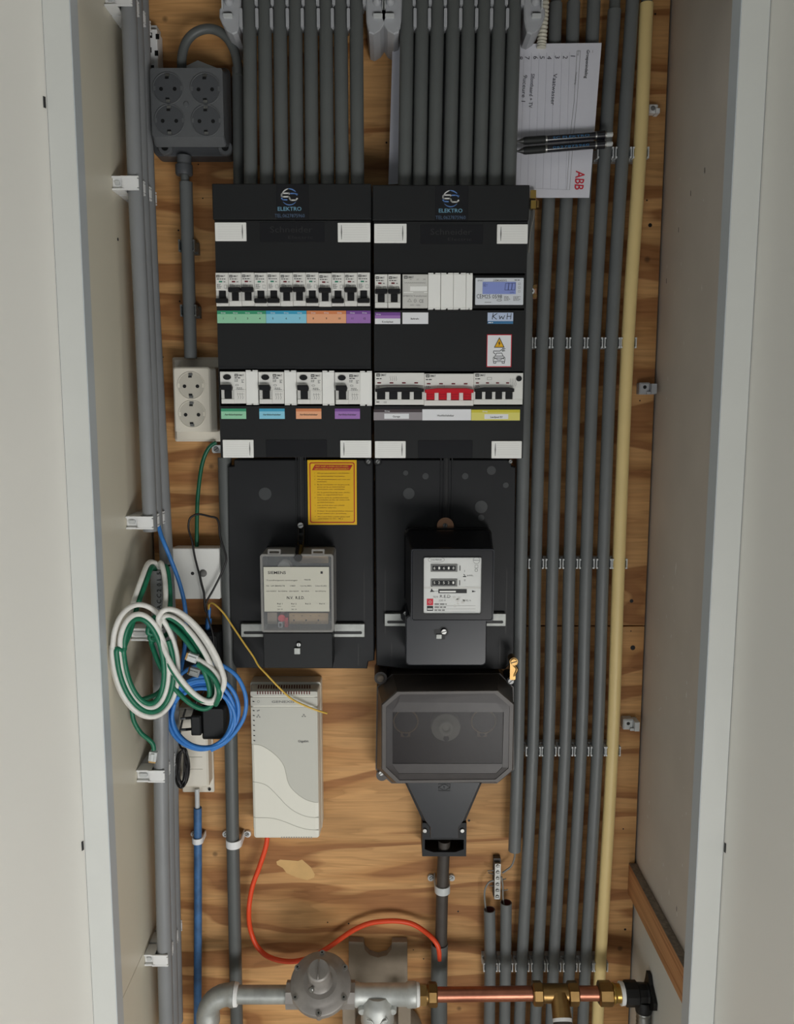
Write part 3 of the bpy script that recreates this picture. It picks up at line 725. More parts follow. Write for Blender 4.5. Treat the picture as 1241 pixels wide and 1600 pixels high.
lr = [((586, 488, 625.7, 506.3), 'lab_purple', 'lab_purple_d', lambda q: (q[0], q[1], q[2], q[2]+(q[3]-q[2])*.47), [('Groep', .14, .78, .0017, 'lab_white', None), ('Kookplaat', .5, .12, .0024, 'print_dark', mm(17, YPF))]),
      ((629, 488.3, 669.3, 506.2), 'lab_white', None, None, [('Beltrafo', .48, .38, .0023, 'print_dark', mm(12.5, YPF))]),
      ((762, 488.5, 802, 506), 'lab_ltblue', None, None, []),
      ((584, 639.5, 659.6, 656.6), 'lab_grey', 'lab_grey_d', lambda q: (q[0]+(q[1]-q[0])*.22, q[0]+(q[1]-q[0])*.73, q[2]+(q[3]-q[2])*.13, q[2]+(q[3]-q[2])*.6), [('Groep', .28, .78, .0019, 'lab_white', None), ('Garage', .47, .26, .0025, 'print_dark', mm(11.5, YPF))]),
      ((660, 639.5, 736.2, 656.8), 'lab_white', None, None, [('Hoofdschakelaar', .48, .36, .0025, 'print_dark', mm(26, YPF))]),
      ((736.6, 640, 812.6, 657), 'lab_yellow', 'lab_yellow_d', lambda q: (q[0]+(q[1]-q[0])*.27, q[0]+(q[1]-q[0])*.76, q[2]+(q[3]-q[2])*.13, q[2]+(q[3]-q[2])*.58), [('Groep', .28, .78, .0019, 'lab_white', None), ('Laadpaal EV', .52, .24, .0025, 'print_dark', mm(19, YPF))])]
slots = [(427, 485, XB0+.0025, W(824.2, 455, YPF).x), (580, 634.5, XB0+.0025, W(820, 606, YPF).x)]
slots = [(a, b, c, min(d, XB1-.0035)) for a, b, c, d in slots]
PB = panel('right black fuse panel with red main switch and electric car sticker', XB0, XB1, 289.5, 346, 716, slots,
      [((584.9, 350, 635.4, 380), 'l'), ((776.5, 351, 824.5, 381), 'r'), ((586, 689, 634, 715.5), 'l'), ((768, 689, 815, 716), 'r')],
      (680, 290, 732, 345), lr, (657, 351, 755, 381.5), (653.5, 688, 738.5, 716), (704.3, 311.3))
# kWh hand-written label and EV sign as parts of the right panel
m = MB('lab_steel'); q = R(762, 488.5, 802, 506, YPF); flat(m, q[0], q[1], q[2], q[2]+.0036, YPF-.0006)
m.use('lab_white'); prow(m, q[0]+.001, q[2]+.0011, YPF-.0008, .008, 1, .0012, 'lab_white')
def hw(m, strokes, x, z, k, y, wd=.00085, rot=0):
    c, s_ = math.cos(rot), math.sin(rot)
    for st in strokes: stroke(m, [(x+(a*c-b*s_)*k, z+(a*s_+b*c)*k) for a, b in st], wd, y)
m.use('print_dark')
hw(m, [[(.15, 1), (0, 0)], [(.85, 1), (.1, .5), (.75, 0)], [(1.25, .6), (1.35, .05), (1.65, .5), (1.9, .02), (2.2, .65)], [(2.7, 1), (2.6, 0)], [(3.35, 1), (3.25, 0)], [(2.65, .48), (3.3, .52)]], q[0]+.0065, q[2]+.0062, .0078, YPF-.0008)
m.build('handwriting', PB)
q = R(760.7, 522.6, 799.5, 573.5, YPF); m = MB('abb_red').box(q[0], q[1], YPF-.0007, YPF, q[2], q[3]); flat(m, q[0]+.0009, q[1]-.0011, q[2]+.0011, q[3]-.0011, YPF-.0008, 'lab_white')
cx = (q[0]+q[1])/2; H = q[3]-q[2]; z1 = q[3]-H*.08; y = YPF-.0009
m.use('print_dark').add([(cx-.0075, y, z1-.0145), (cx+.0075, y, z1-.0145), (cx, y, z1)], [(0, 1, 2)])
m.use('tri_yellow').add([(cx-.0060, y-.0001, z1-.0136), (cx+.0060, y-.0001, z1-.0136), (cx, y-.0001, z1-.0022)], [(0, 1, 2)])
m.use('print_dark').add([(cx+.0009, y-.0002, z1-.0045), (cx-.0018, y-.0002, z1-.0088), (cx-.0002, y-.0002, z1-.0088), (cx-.0008, y-.0002, z1-.0128), (cx+.0018, y-.0002, z1-.0078), (cx+.0003, y-.0002, z1-.0078)], [tuple(range(6))])
K = .0105; bz = q[2]+H*.10
hw(m, [[(-.9, .35), (-.92, .95), (-.6, 1.25), (-.42, 1.65), (.42, 1.65), (.6, 1.25), (.92, .95), (.9, .35), (-.9, .35)], [(-.6, 1.2), (.6, 1.2)], [(-.85, .35), (-.85, .08), (-.5, .08), (-.5, .35)], [(.85, .35), (.85, .08), (.5, .08), (.5, .35)],
       [(-.75, .95), (-.5, .85), (-.7, .75), (-.75, .95)], [(.75, .95), (.5, .85), (.7, .75), (.75, .95)], [(-.4, .9), (.4, .9), (.3, .6), (-.3, .6), (-.4, .9)],
       [(-.62, 1.5), (-.92, 1.75), (-.85, 2.0), (.1, 1.95), (.3, 2.15), (.5, 2.15)], [(.5, 2.4), (.5, 1.95), (.72, 2.0), (.72, 2.35), (.5, 2.4)], [(.72, 2.3), (.95, 2.35)], [(.72, 2.05), (.92, 2.0)]], cx, bz, K*.84, y-.0001, .00075)
m.build('car_charging_sticker', PB)

# ---------------------------------------------------------------- breakers
def brandprint(m, x, z, k, y, mat_='print_dark'):
    m.use(mat_); flat(m, x, x+.0054*k, z, z+.0040*k, y); m.use('module_white'); flat(m, x+.0011*k, x+.0043*k, z+.0012*k, z+.0028*k, y-.0001)
    m.use(mat_); flat(m, x+.0022*k, x+.0032*k, z+.0016*k, z+.0028*k, y-.0002); m.text('EMAT', x+.0066*k, z+.0006*k, y-.0001, .0028*k, .0080*k, bold=True)
def breaker(px0, px1, py0, py1, up, label, group):
    q = R(px0, py0, px1, py1, YPF); w_ = q[1]-q[0]; H = q[3]-q[2]; x0, x1 = q[0]+.00018, q[1]-.00018; zb, zt = q[2], q[3]; yf = YPF-.0048
    t = thing('circuit_breaker', label, 'circuit breaker', ((x0+x1)/2, YPF, zb), group)
    m = MB('module_white'); zs_ = zt-H*.535
    m.rbox(x0, x1, zs_, zt, yf, YPF+.04, .0003, .0006, 1)
    m.rbox(x0, x1, zb, zb+H*.16, yf+.0008, YPF+.04, .0003, .0006, 1)
    m.use('module_shade'); m.box(x0, x0+w_*.22, yf+.0016, YPF+.04, zb+H*.16, zs_); m.box(x1-w_*.22, x1, yf+.0016, YPF+.04, zb+H*.16, zs_)
    m.use('black').box(x0+w_*.22, x1-w_*.22, yf+.006, YPF+.04, zb+H*.16, zs_)
    m.build('body', t)
    m = MB('print_grey'); y = yf-.0002
    brandprint(m, x0+w_*.07, zt-H*.145, .82, y)
    prow(m, x0+w_*.1, zt-H*.205, y, w_*.72, 1, .0011, 'print_dark')
    prow(m, x0+w_*.1, zt-H*.36, y, w_*.42, 5, .0007); prow(m, x0+w_*.62, zt-H*.29, y, w_*.18, 1, .0011)
    stroke(m.use('print_grey'), [(x0+w_*.66, zt-H*.47), (x0+w_*.66, zt-H*.37), (x0+w_*.86, zt-H*.37), (x0+w_*.86, zt-H*.47), (x0+w_*.66, zt-H*.47)], .0003, y)
    m.build('printed_text', t)
    m = MB('dark_red' if up else 'green_ind'); m.box(x0+w_*.26, x0+w_*.52, yf-.0003, yf+.0002, zt-H*.295, zt-H*.25); m.build('indicator_window', t)
    m = MB('toggle_black')
    za, zc = zb+H*.175, zs_-H*.01
    m.rbox(x0+w_*.25, x1-w_*.25, za, zc, yf-.0005, yf+.0055, .0005, .0006, 1)
    for i in range(3): zz = za+(zc-za)*(.25+.22*i); m.use('black'); flat(m, x0+w_*.27, x1-w_*.27, zz, zz+.0006, yf-.0006)
    m.use('toggle_black')
    if up: m.rbox(x0+.0003, x1-.0003, zt-H*.60, zt-H*.455, yf-.0075, yf-.0004, .0012, .0012, 2)
    else: m.rbox(x0+.0003, x1-.0003, zb+H*.075, zb+H*.215, yf-.0060, yf-.0004, .0012, .0012, 2)
    m.build('toggle', t)
    return t
states = 'DUUDDUUDUDUD'
px0, pw = 338.2, 20.03
w0 = R(px0, 426.8, px0+pw, 478.6, YPF); w0 = w0[1]-w0[0]
protos = {}
xL = R(px0, 426.6, px0+pw, 478.3, YPF)[0]
strip = ['green', 'green', 'green', 'green', 'blue', 'blue', 'blue', 'orange', 'orange', 'orange', 'purple', 'purple']
for i, s_ in enumerate(states):
    up = s_ == 'U'
    lab = 'slim circuit breaker, %s from left of twelve, toggle %s, over %s strip' % (ORD[i], 'up' if up else 'down', strip[i])
    if up not in protos:
        protos[up] = (breaker(px0+pw*i, px0+pw*(i+1), 426.8, 478.6, up, lab, 'twelve slim breakers in the left panel'), i)
    else:
        pr, j = protos[up]; dup(pr, (w0*(i-j), 0, random.choice([0, 0, -.0006, .0003])), lab)
pr, j = protos[True]
for k, (pxx) in enumerate((585.8, 606.2)):
    x = R(pxx, 429, pxx+20.2, 481, YPF); src = R(px0+pw*j, 426.8, px0+pw*(j+1), 478.6, YPF)
    o = dup(pr, (x[0]-src[0], 0, x[2]-src[2]), 'slim white circuit breaker with toggle up, %s one above the purple cooker label' % ['left', 'right'][k]); o['group'] = 'two slim breakers in the right panel'
# RCDs
def rcd(px0, px1, py0, py1, label):
    q = R(px0, py0, px1, py1, YPF); x0, x1, zb, zt = q; w_ = x1-x0; H = zt-zb; yf = YPF-.0045
    t = thing('residual_current_device', label, 'earth leakage switch', ((x0+x1)/2, YPF, zb), 'four earth leakage switches in the left panel')
    m = MB('module_white')
    m.rbox(x0, x1, zb+H*.44, zt, yf, YPF+.04, .0004, .0006, 1)
    m.rbox(x0+w_*.54, x1, zb+.0001, zb+H*.439, yf, YPF+.04, .0004, .0002, 1)
    m.rbox(x0+w_*.03, x0+w_*.539, zb, zb+H*.15, yf+.0002, YPF+.04, .0004, .0005, 1)
    m.use('module_shade'); m.box(x0+w_*.03, x0+w_*.15, yf+.0014, YPF+.04, zb+H*.15, zb+H*.44); m.box(x0+w_*.44, x0+w_*.54, yf+.0014, YPF+.04, zb+H*.15, zb+H*.44)
    m.use('black').box(x0+w_*.15, x0+w_*.44, yf+.006, YPF+.04, zb+H*.15, zb+H*.44); m.build('body', t)
    m = MB('toggle_black'); m.prism(circ(x0+w_*.28, zt-H*.175, w_*.155, 20, H*.085), yf-.0022, yf+.0002, .0006, ); m.build('test_button', t)
    m = MB('toggle_black'); m.rbox(x0+w_*.165, x0+w_*.43, zb+H*.17, zb+H*.46, yf-.0004, yf+.0055, .0005, .0005, 1)
    m.prism([(x0+w_*.05, zb+H*.43), (x0+w_*.47, zb+H*.40), (x0+w_*.50, zb+H*.50), (x0+w_*.46, zb+H*.585), (x0+w_*.04, zb+H*.585)], yf-.0085, yf-.0003, .0012); m.build('toggle', t)
    m = MB('print_grey'); y = yf-.0002; brandprint(m, x0+w_*.57, zt-H*.155, .9, y)
    prow(m, x0+w_*.57, zt-H*.21, y, w_*.36, 1, .0012, 'print_dark'); prow(m, x0+w_*.57, zt-H*.27, y, w_*.14, 2, .0010); prow(m, x0+w_*.84, zt-H*.27, y, w_*.1, 3, .0009)
    stroke(m.use('print_grey'), [(x0+w_*.66+.0022*math.cos(a), zt-H*.42+.0011*math.sin(a)) for a in [i*PI/5 for i in range(11)]], .0004, y)
    prow(m, x0+w_*.64, zt-H*.52, y, w_*.3, 2, .0010); m.use('print_grey'); flat(m, x0+w_*.64, x1-w_*.04, zt-H*.61, zt-H*.606, y)
    for i in range(3):
        xx = x0+w_*(.68+.09*i); stroke(m, [(xx, zt-H*.66), (xx, zt-H*.74), (xx+w_*.03, zt-H*.80), (xx, zt-H*.86)], .0004, y)
    stroke(m, [(x0+w_*.66, zt-H*.70), (x0+w_*.93, zt-H*.70)], .0003, y); m.use('print_grey').text('Test', x0+w_*.28, zt-H*.355, y, .0009, None, 'C')
    m.build('printed_text', t); return t
def filler(px0, px1, py0, py1, label, group):
    q = R(px0, py0, px1, py1, YPF); x0, x1, zb, zt = q; w_ = x1-x0; yf = YPF-.0052
    m = MB('filler_white').rbox(x0, x1, zb+.0016, zt-.0016, yf, YPF+.02, .0002, .0005, 1)
    for z0, z1 in ((zb, zb+.0015), (zt-.0015, zt)):
        m.box(x0+.0002, x0+w_*.42, yf+.0004, YPF+.02, z0, z1); m.box(x0+w_*.58, x1-.0002, yf+.0004, YPF+.02, z0, z1)
    m.use('module_shade'); flat(m, x0+.0003, x1-.0003, zt-.0020, zt-.0016, yf-.0001); flat(m, x0+.0003, x1-.0003, zb+.0016, zb+.0020, yf-.0001)
    o = m.build('blanking_cover'); return tag(o, label, 'blanking cover', group)
rx = [345, 404.4, 463.7, 523.3]; names = ['green', 'blue', 'orange', 'purple']
r0 = rcd(345.3, 385, 580.8, 630.6, 'wide white earth leakage switch above the green label in the left panel')
src = R(345.3, 580.8, 385, 630.6, YPF)
for i in range(1, 4):
    d = R(rx[i]+.3, 581.2, rx[i]+40, 631, YPF); dup(r0, (d[0]-src[0], 0, -.0005*i*.6), 'wide white earth leakage switch above the %s label in the left panel' % names[i])
f0 = filler(385.4, 404, 578.6, 632.6, 'blank white cover between the switches over the green and blue labels', 'blank covers in the left panel')
fl = ['', 'blank white cover between the switches over the blue and orange labels', 'blank white cover between the switches over the orange and purple labels', 'blank white cover at the right end of the lower left-panel row']
src = R(385.4, 578.6, 404, 632.6, YPF)
for i, a in ((1, 445.2), (2, 504.3), (3, 563.5)):
    d = R(a, 579, a+18.4, 633, YPF); dup(f0, (d[0]-src[0]-(.0006 if i == 3 else 0), 0, -.0004*i), fl[i])
src = R(385.4, 578.6, 404, 632.6, YPF)
for i, a in enumerate((668.9, 688.8, 708.4)):
    filler(a, a+19.2, 427.3, 484, 'blank white cover right of the bell transformer, %s of three full ones' % ORD[i], 'blank covers in the right panel')
filler(728, 738, 427.8, 484, 'narrow blank white cover directly left of the digital meter', 'blank covers in the right panel')
# bell transformer
q = R(629, 429.3, 668.5, 481.5, YPF); x0, x1, zb, zt = q; w_ = x1-x0; H = zt-zb; yf = YPF-.0045
t = thing('bell_transformer', 'light grey bell transformer module between slim breakers and blank covers', 'transformer', ((x0+x1)/2, YPF, zb))
MB('module_shade').rbox(x0, x1, zb, zt, yf, YPF+.04, .0004, .0006, 1).build('body', t)
m = MB('print_grey'); y = yf-.0002; brandprint(m, x0+w_*.06, zt-H*.13, .9, y)
m.use('print_grey')
for i in range(11): xx = x0+w_*(.12+.075*i); stroke(m, [(xx+.0012*math.cos(a), zt-H*.24+.0012*math.sin(a)) for a in [PI+k_*PI/5 for k_ in range(6)]], .0003, y)
for a in (.33, .6, .86): m.text({.33: '8V', .6: '12V', .86: '24V'}[a], x0+w_*a, zt-H*.17, y, .0016, None, 'C')
flat(m, x0+w_*.26, x0+w_*.27, zt-H*.5, zt-H*.28, y, 'module_white'); flat(m, x0+w_*.3, x0+w_*.97, zt-H*.5, zt-H*.36, y, 'filler_white')
flat(m, x0+w_*.04, x0+w_*.42, zt-H*.555, zt-H*.53, y, 'filler_white'); flat(m, x0+w_*.85, x0+w_*.99, zt-H*.555, zt-H*.53, y)
m.use('print_grey').text('EMBH16 Transformer', x0+w_*.03, zt-H*.67, y, .0022, w_*.94); m.text('230V ~ 50Hz', x0+w_*.5, zb+H*.06, y, .0018, None, 'C')
m.text('CE', x0+w_*.66, zb+H*.155, y, .0042, w_*.17, bold=True)
stroke(m, [(x0+w_*.2, zb+H*.18), (x0+w_*.36, zb+H*.18), (x0+w_*.32, zb+H*.22), (x0+w_*.28, zb+H*.27), (x0+w_*.24, zb+H*.22), (x0+w_*.2, zb+H*.18)], .0004, y)
stroke(m, [(x0+w_*(.5+.045*math.cos(a)), zb+H*.21+w_*.065*math.sin(a)) for a in [i*PI/6 for i in range(13)]], .0004, y); stroke(m, [(x0+w_*.46, zb+H*.21), (x0+w_*.54, zb+H*.21)], .0004, y)
m.build('printed_text', t)
# digital kWh meter
q = R(739, 430.5, 822.5, 481.8, YPF); x0, x1, zb, zt = q; x1 = min(x1, XB1-.0038)
yf = YPF-.0055; t = thing('energy_meter', 'digital energy meter with blue display at the right of the upper row', 'energy meter', ((x0+x1)/2, YPF, zb))
MB('black_plastic').rbox(x0, x1, zb, zt, yf, YPF+.04, .001, .0022, 2).build('housing', t)
q = R(742.8, 434.3, 820.6, 476.4, YPF-.0055); x0, x1, zb, zt = q; x1 = min(x1, XB1-.006); w_ = x1-x0; H = zt-zb
m = MB('silver_face').rbox(x0, x1, zb, zt, yf-.0006, yf+.001, .0006, .0002, 1); y = yf-.0008
m.use('print_grey').text('EMAT', x0+w_*.05, zt-H*.13, y, .0022, w_*.12); m.text('DEM2400V2', x0+w_*.37, zt-H*.13, y, .0026, w_*.28, bold=True); prow(m, x0+w_*.81, zt-H*.1, y, w_*.15, 1, .0012)
m.use('print_dark').text('CE', x0+w_*.03, zb+H*.24, y, .0056, w_*.10); m.text('M25 0598', x0+w_*.145, zb+H*.24, y, .0050, w_*.41)
for i in range(4): prow(m, x0+w_*.6, zb+H*(.29-.045*i), y, w_*.15, 1, .0008); prow(m, x0+w_*.79, zb+H*(.29-.045*i), y, w_*.15, 1, .0008)
prow(m, x0+w_*.2, zb+H*.08, y, w_*.2, 1, .0010); stroke(m.use('print_grey'), [(x0+w_*(.5+.05*math.cos(a)), zb+H*.17+.0012*math.sin(a)) for a in [i*PI/6 for i in range(13)]], .0006, y)
for i in range(3): stroke(m, [(x0+w_*(.91+.02*a), zt-H*(.22+.14*i)+b*.0012) for a, b in ((-1, -1), (1, -1), (1, 1), (-1, 1), (-1, -1))], .0003, y)
face_ = m.build('face', t)
m = MB('lcd'); m.box(x0+w_*.15, x0+w_*.84, yf-.0011, yf-.0005, zt-H*.60, zt-H*.15); y = yf-.0013
def seg7(m, ch, x, z, h, y, wd):
    w2 = h*.5; S7 = {'0': 'abcdef'}[ch]; L_ = {'a': ((0, h), (w2, h)), 'b': ((w2, h), (w2, h/2)), 'c': ((w2, h/2), (w2, 0)), 'd': ((0, 0), (w2, 0)), 'e': ((0, 0), (0, h/2)), 'f': ((0, h/2), (0, h))}
    for s_ in S7: stroke(m, [(x+p[0]+.12*p[1], z+p[1]) for p in L_[s_]], wd, y)
m.use('lcd_dark')
for i in range(3): seg7(m, '0', x0+w_*(.61+.07*i), zt-H*.45, .0088, y, .0007)
m.text('kWh', x0+w_*.72, zt-H*.57, y, .0020, None); stroke(m, [(x0+w_*.17, zt-H*.2), (x0+w_*.17, zt-H*.32)], .0006, y); stroke(m, [(x0+w_*.2, zt-H*.2), (x0+w_*.2, zt-H*.32)], .0006, y); m.text('LT', x0+w_*.19, zt-H*.32, y, .0030)
m.build('display', face_)
# 4-pole devices
def fourpole(px0, px1, py0, py1, mtog, label, test=False, name='main_switch', cat='switch'):
    q = R(px0, py0, px1, py1, YPF); x0, x1, zb, zt = q; x1 = min(x1, XB1-.0038); w_ = x1-x0; H = zt-zb; yf = YPF-.0045
    t = thing(name, label, cat, ((x0+x1)/2, YPF, zb)); wt = w_*(.82 if test else 1)
    m = MB('module_white'); zs_ = zb+H*.50
    m.rbox(x0, x1, zs_, zt, yf, YPF+.04, .0004, .0005, 1); m.rbox(x0, x1, zb, zb+H*.17, yf+.0004, YPF+.04, .0004, .0005, 1)
    m.use('black').box(x0, x1, yf+.006, YPF+.04, zb+H*.17, zs_)
    n = 4; pp = wt/n
    for i in range(n+1):
        if i == n and test: m.use('module_white').box(x0+wt-pp*.12, x1, yf+.0006, yf+.006, zb+H*.17, zs_); continue
        c = x0+pp*i; a = max(c-pp*.16, x0); b = min(c+pp*.16, x1); m.use('module_white').box(a, b, yf+.0010, yf+.006, zb+H*.17, zs_)
    m.build('body', t)
    for i in range(n):
        c = x0+pp*(i+.5); m = MB(mtog); m.rbox(c-pp*.32, c+pp*.32, zb+H*.19, zb+H*.47, yf-.0002, yf+.0055, .0004, .0004, 1)
        m.use('dark_red' if mtog == 'red' else 'black'); flat(m, c-pp*.3, c+pp*.3, zb+H*.27, zb+H*.28, yf-.0004); flat(m, c-pp*.3, c+pp*.3, zb+H*.35, zb+H*.36, yf-.0004); m.build('toggle', t)
        m = MB('dark_red'); m.box(x0+pp*(i+.2), x0+pp*(i+.5), yf-.0003, yf+.0002, zt-H*.335, zt-H*.295); m.build('indicator_window', t)
    m = MB(mtog); m.prism([(x0+.0008, zb+H*.40), (x0+wt-.0008, zb+H*.40), (x0+wt-.0006, zb+H*.50), (x0+wt*.85, zb+H*.545), (x0+wt*.25, zb+H*.545), (x0+.0006, zb+H*.50)], yf-.0085, yf-.0003, .0013); m.build('toggle_bar', t)
    m = MB('print_grey'); y = yf-.0002; brandprint(m, x0+w_*.03, zt-H*.115, .95, y); prow(m, x0+w_*.03, zt-H*.20, y, w_*.16, 1, .0013, 'print_dark')
    prow(m, x0+w_*.03, zt-H*.40, y, w_*.10, 3, .0008)
    m.use('print_grey')
    if test:
        for i in range(4): stroke(m, [(x0+w_*(.74+.035*i), zt-H*.18), (x0+w_*(.74+.035*i), zt-H*.28), (x0+w_*(.755+.035*i), zt-H*.34), (x0+w_*(.74+.035*i), zt-H*.42)], .0004, y)
        stroke(m, [(x0+w_*a, zt-H*b) for a, b in ((.27, .14), (.36, .14), (.36, .21), (.27, .21), (.27, .14))], .0004, y)
    elif mtog != 'red':
        for i in range(4): stroke(m, [(x0+w_*(.31+.04*i), zt-H*.1), (x0+w_*(.31+.04*i), zt-H*.15), (x0+w_*(.325+.04*i), zt-H*.2), (x0+w_*(.31+.04*i), zt-H*.25)], .0004, y)
        m.text('CE', x0+w_*.18, zb+H*.05, y, .0024); prow(m, x0+w_*.03, zb+H*.07, y, w_*.1, 1, .0013); m.use('dark_red'); flat(m, x0+.001, x1-.001, zt-H*.405, zt-H*.395, y)
    else:
        for i in range(4): stroke(m, [(x0+w_*(.28+.04*i), zt-H*.36), (x0+w_*(.28+.04*i), zt-H*.43)], .0004, y)
    m.build('printed_text', t)
    if test:
        m = MB('toggle_black'); m.prism(circ(x0+w_*.915, zt-H*.18, w_*.058, 20, H*.085), yf-.0022, yf+.0002, .0006); m.build('test_button', t)
    return t
fourpole(586, 662.7, 582.6, 632.5, 'toggle_black', 'four-pole breaker with black toggle bar above the grey garage label', name='circuit_breaker', cat='circuit breaker')
fourpole(663, 739.7, 584, 633.8, 'red', 'four-pole main switch with bright red toggle bar in the right panel')
fourpole(740, 819.5, 583, 632, 'toggle_black', 'four-pole earth leakage breaker with test button above the yellow label', True, name='residual_current_device', cat='earth leakage switch')
# ================================================================== METER BOARDS
YM = -.045
def holes(m, pts, y, r=.0016, mn='black'):
    for px, py in pts:
        p = W(px, py, y); m.use(mn).add([(a, y-.0002, b) for a, b in circ(p.x, p.z, r, 12)], [tuple(range(12))])
def mplate(t, outline, groove, hol, knocks, slotx, name='plate'):
    P = [W(a, b, YM) for a, b in outline]
    m = MB('dark_plastic').prism([(p.x, p.z) for p in P], YM, -.002, .0015); m.build(name, t)
    g0, g1, gy0, gy1 = groove; q = R(g0, gy0, g1, gy1, YM); c = (q[0]+q[1])/2; m = MB('dark_plastic')
    for a, b in ((q[0], q[0]+.0016), (c-.0045, c-.0028), (c+.0028, c+.0045), (q[1]-.0016, q[1])): m.rbox(a, b, q[2], q[3]+.01, YM-.0022, YM-.0002, .0006)
    m.use('black').box(c-.0024, c+.0024, YM-.0008, YM-.0002, q[2], q[3]+.01); m.build('guide_rail', t)
    m = MB('black'); holes(m, hol, YM)
    for px, py, r in knocks: p = W(px, py, YM); m.use('knock').prism(circ(p.x, p.z, mm(r, YM), 20), YM-.0006, YM-.0001)
    m.use('black')
    for a, y0, y1 in slotx: q = R(a, y0, a+2.2, y1, YM); flat(m, q[0], q[1], q[2], q[3], YM-.0004)
    m.build('hole_pattern', t)
p0 = W(470, 1045, 0)
TA = thing('meter_board', 'left black meter board with the yellow instruction sign', 'meter board', (p0.x, 0, p0.z), 'pair of black meter boards')
mplate(TA, [(365, 1036), (369, 1044), (574, 1045), (576, 1034), (585, 1032), (583, 718), (366, 718), (366, 728), (356.5, 729), (358, 860), (361, 985), (364, 986)], (463, 479, 715, 850),
       [(436, 731), (395, 741), (430.5, 741), (374, 752), (421, 752), (393.5, 777.5), (434.5, 777.5), (438, 814), (565.7, 772)], [(414.5, 771.5, 10)],
       [(375.5, 892, 972), (568, 890, 972), (389, 1008, 1040), (559, 1005, 1040)])
q = R(481.3, 718.7, 557.6, 819.6, YM-.001)
y = YM-.0032; m = MB('sign_yellow').box(q[0], q[1], y, YM-.0005, q[2], q[3]); w_, H = q[1]-q[0], q[3]-q[2]
m.use('sign_red').frame(rrect(q[0]+w_*.04, q[1]-w_*.04, q[2]+H*.03, q[3]-H*.035, .003), rrect(q[0]+w_*.06, q[1]-w_*.06, q[2]+H*.045, q[3]-H*.05, .0022), y-.0002, y+.0002)
m.add([(q[0]+w_*.09, y-.0003, q[3]-H*.155), (q[0]+w_*.86, y-.0003, q[3]-H*.155), (q[0]+w_*.92, y-.0003, q[3]-H*.075), (q[0]+w_*.155, y-.0003, q[3]-H*.07)], [(0, 1, 2, 3)])
m.use('sign_yellow').text('WAT MOET U DOEN ALS DE AARD-', q[0]+w_*.16, q[3]-H*.107, y-.0005, .0022, w_*.68, bold=True); m.text('LEKSCHAKELAAR UITSCHAKELT?', q[0]+w_*.15, q[3]-H*.145, y-.0005, .0022, w_*.7, bold=True)
lines = [('1', 'Alle groepschakelaars uitschakelen.', .665, .2), ('2', 'Aardlekschakelaar inschakelen.', .57, .248), ('3', 'Alle groepschakelaars een voor een', .67, .296), ('', 'inschakelen.', .2, .33), ('4', 'Bij het inschakelen van de gestoorde', .66, .376), ('', 'groep zal de aardlekschakelaar', .57, .412), ('', 'automatisch weer uitschakelen.', .57, .447),
         ('5', 'Nu de gestoorde groep weer uitscha-', .67, .497), ('', 'kelen en uitgeschakeld laten.', .53, .533), ('6', 'Daarna eerst de aardlekschakelaar', .64, .578), ('', 'inschakelen en dan de resterende', .66, .612), ('', 'groepschakelaars.', .35, .65), ('7', 'Laat de fout door een erkend', .55, .697), ('', 'installateur opsporen.', .39, .733), ('8', 'Probeer de aardlekschakelaar minstens', .73, .785), ('', '1x per maand m.b.v. de testknop.', .6, .822), ('9', 'Als u met deze punten geen raad', .66, .872), ('', 'weet bellen nr. 071 - 82 2', .52, .905)]
m.use('sign_text')
for n_, s_, ww, fy in lines:
    z = q[3]-H*fy-.0009
    if n_: m.text(n_, q[0]+w_*.14, z, y-.0004, .0016)
    m.text(s_, q[0]+w_*.195, z, y-.0004, .0016, w_*ww)
m.build('instruction_sign', TA)
p0 = W(695, 1045, 0)
TB = thing('meter_board', 'right black meter board behind the old kilowatt-hour meter', 'meter board', (p0.x, 0, p0.z), 'pair of black meter boards')
mplate(TB, [(588, 1032), (588, 1040), (640, 1046), (790, 1046), (803, 1030), (806, 730), (799, 728), (799, 718), (586, 718)], (688, 707, 715, 828),
       [(663, 730), (623, 740.5), (658, 740.5), (602, 751.5), (648, 751.5), (621, 776.5), (660, 776.5), (664, 812.5), (735.5, 760.5), (753, 730), (770, 760), (745, 771.5), (790.5, 771.5), (732, 796.5), (772, 796.5)],
       [(768, 735, 7), (752, 792, 10), (639, 771, 9), (665, 744, 5), (634, 739, 4), (727, 744, 5), (790.5, 758, 4.5), (752, 809, 5)], [(601, 890, 990), (790, 888, 990), (611, 1004, 1040), (780, 1000, 1040)])
for x, T in ((576, TA), (590.5, TB)):
    p = W(x, 721, YM); m = MB(); m.use('dark_plastic').prism(circ(p.x, p.z, .0062, 18), YM-.004, YM-.0003, .001); screw(m, p.x, p.z, YM-.0042, .0036, 'steel', .9); m.build('corner_screw', T)
p = W(797.5, 721, YM); m = MB(); screw(m, p.x, p.z, YM-.0012, .0032); m.build('corner_screw', TB)

def railplate(T, x0, y0, x1, y1):
    q = R(x0, y0, x1, y1, YM-.006); m = MB('galv').rbox(q[0], q[1], q[2], q[3], YM-.008, YM-.0005, .001, .0006, 2)
    m.use('black'); zc = q[2]+(q[3]-q[2])*.34; m.add([(a, YM-.0084, b) for a, b in rrect(q[0]+.004, q[1]-.004, zc-.0022, zc+.0022, .0021)], [tuple(range(20))]); m.build('mounting_rail', T)
railplate(TA, 377, 974.5, 570, 995); railplate(TB, 601, 958.5, 790.5, 978)

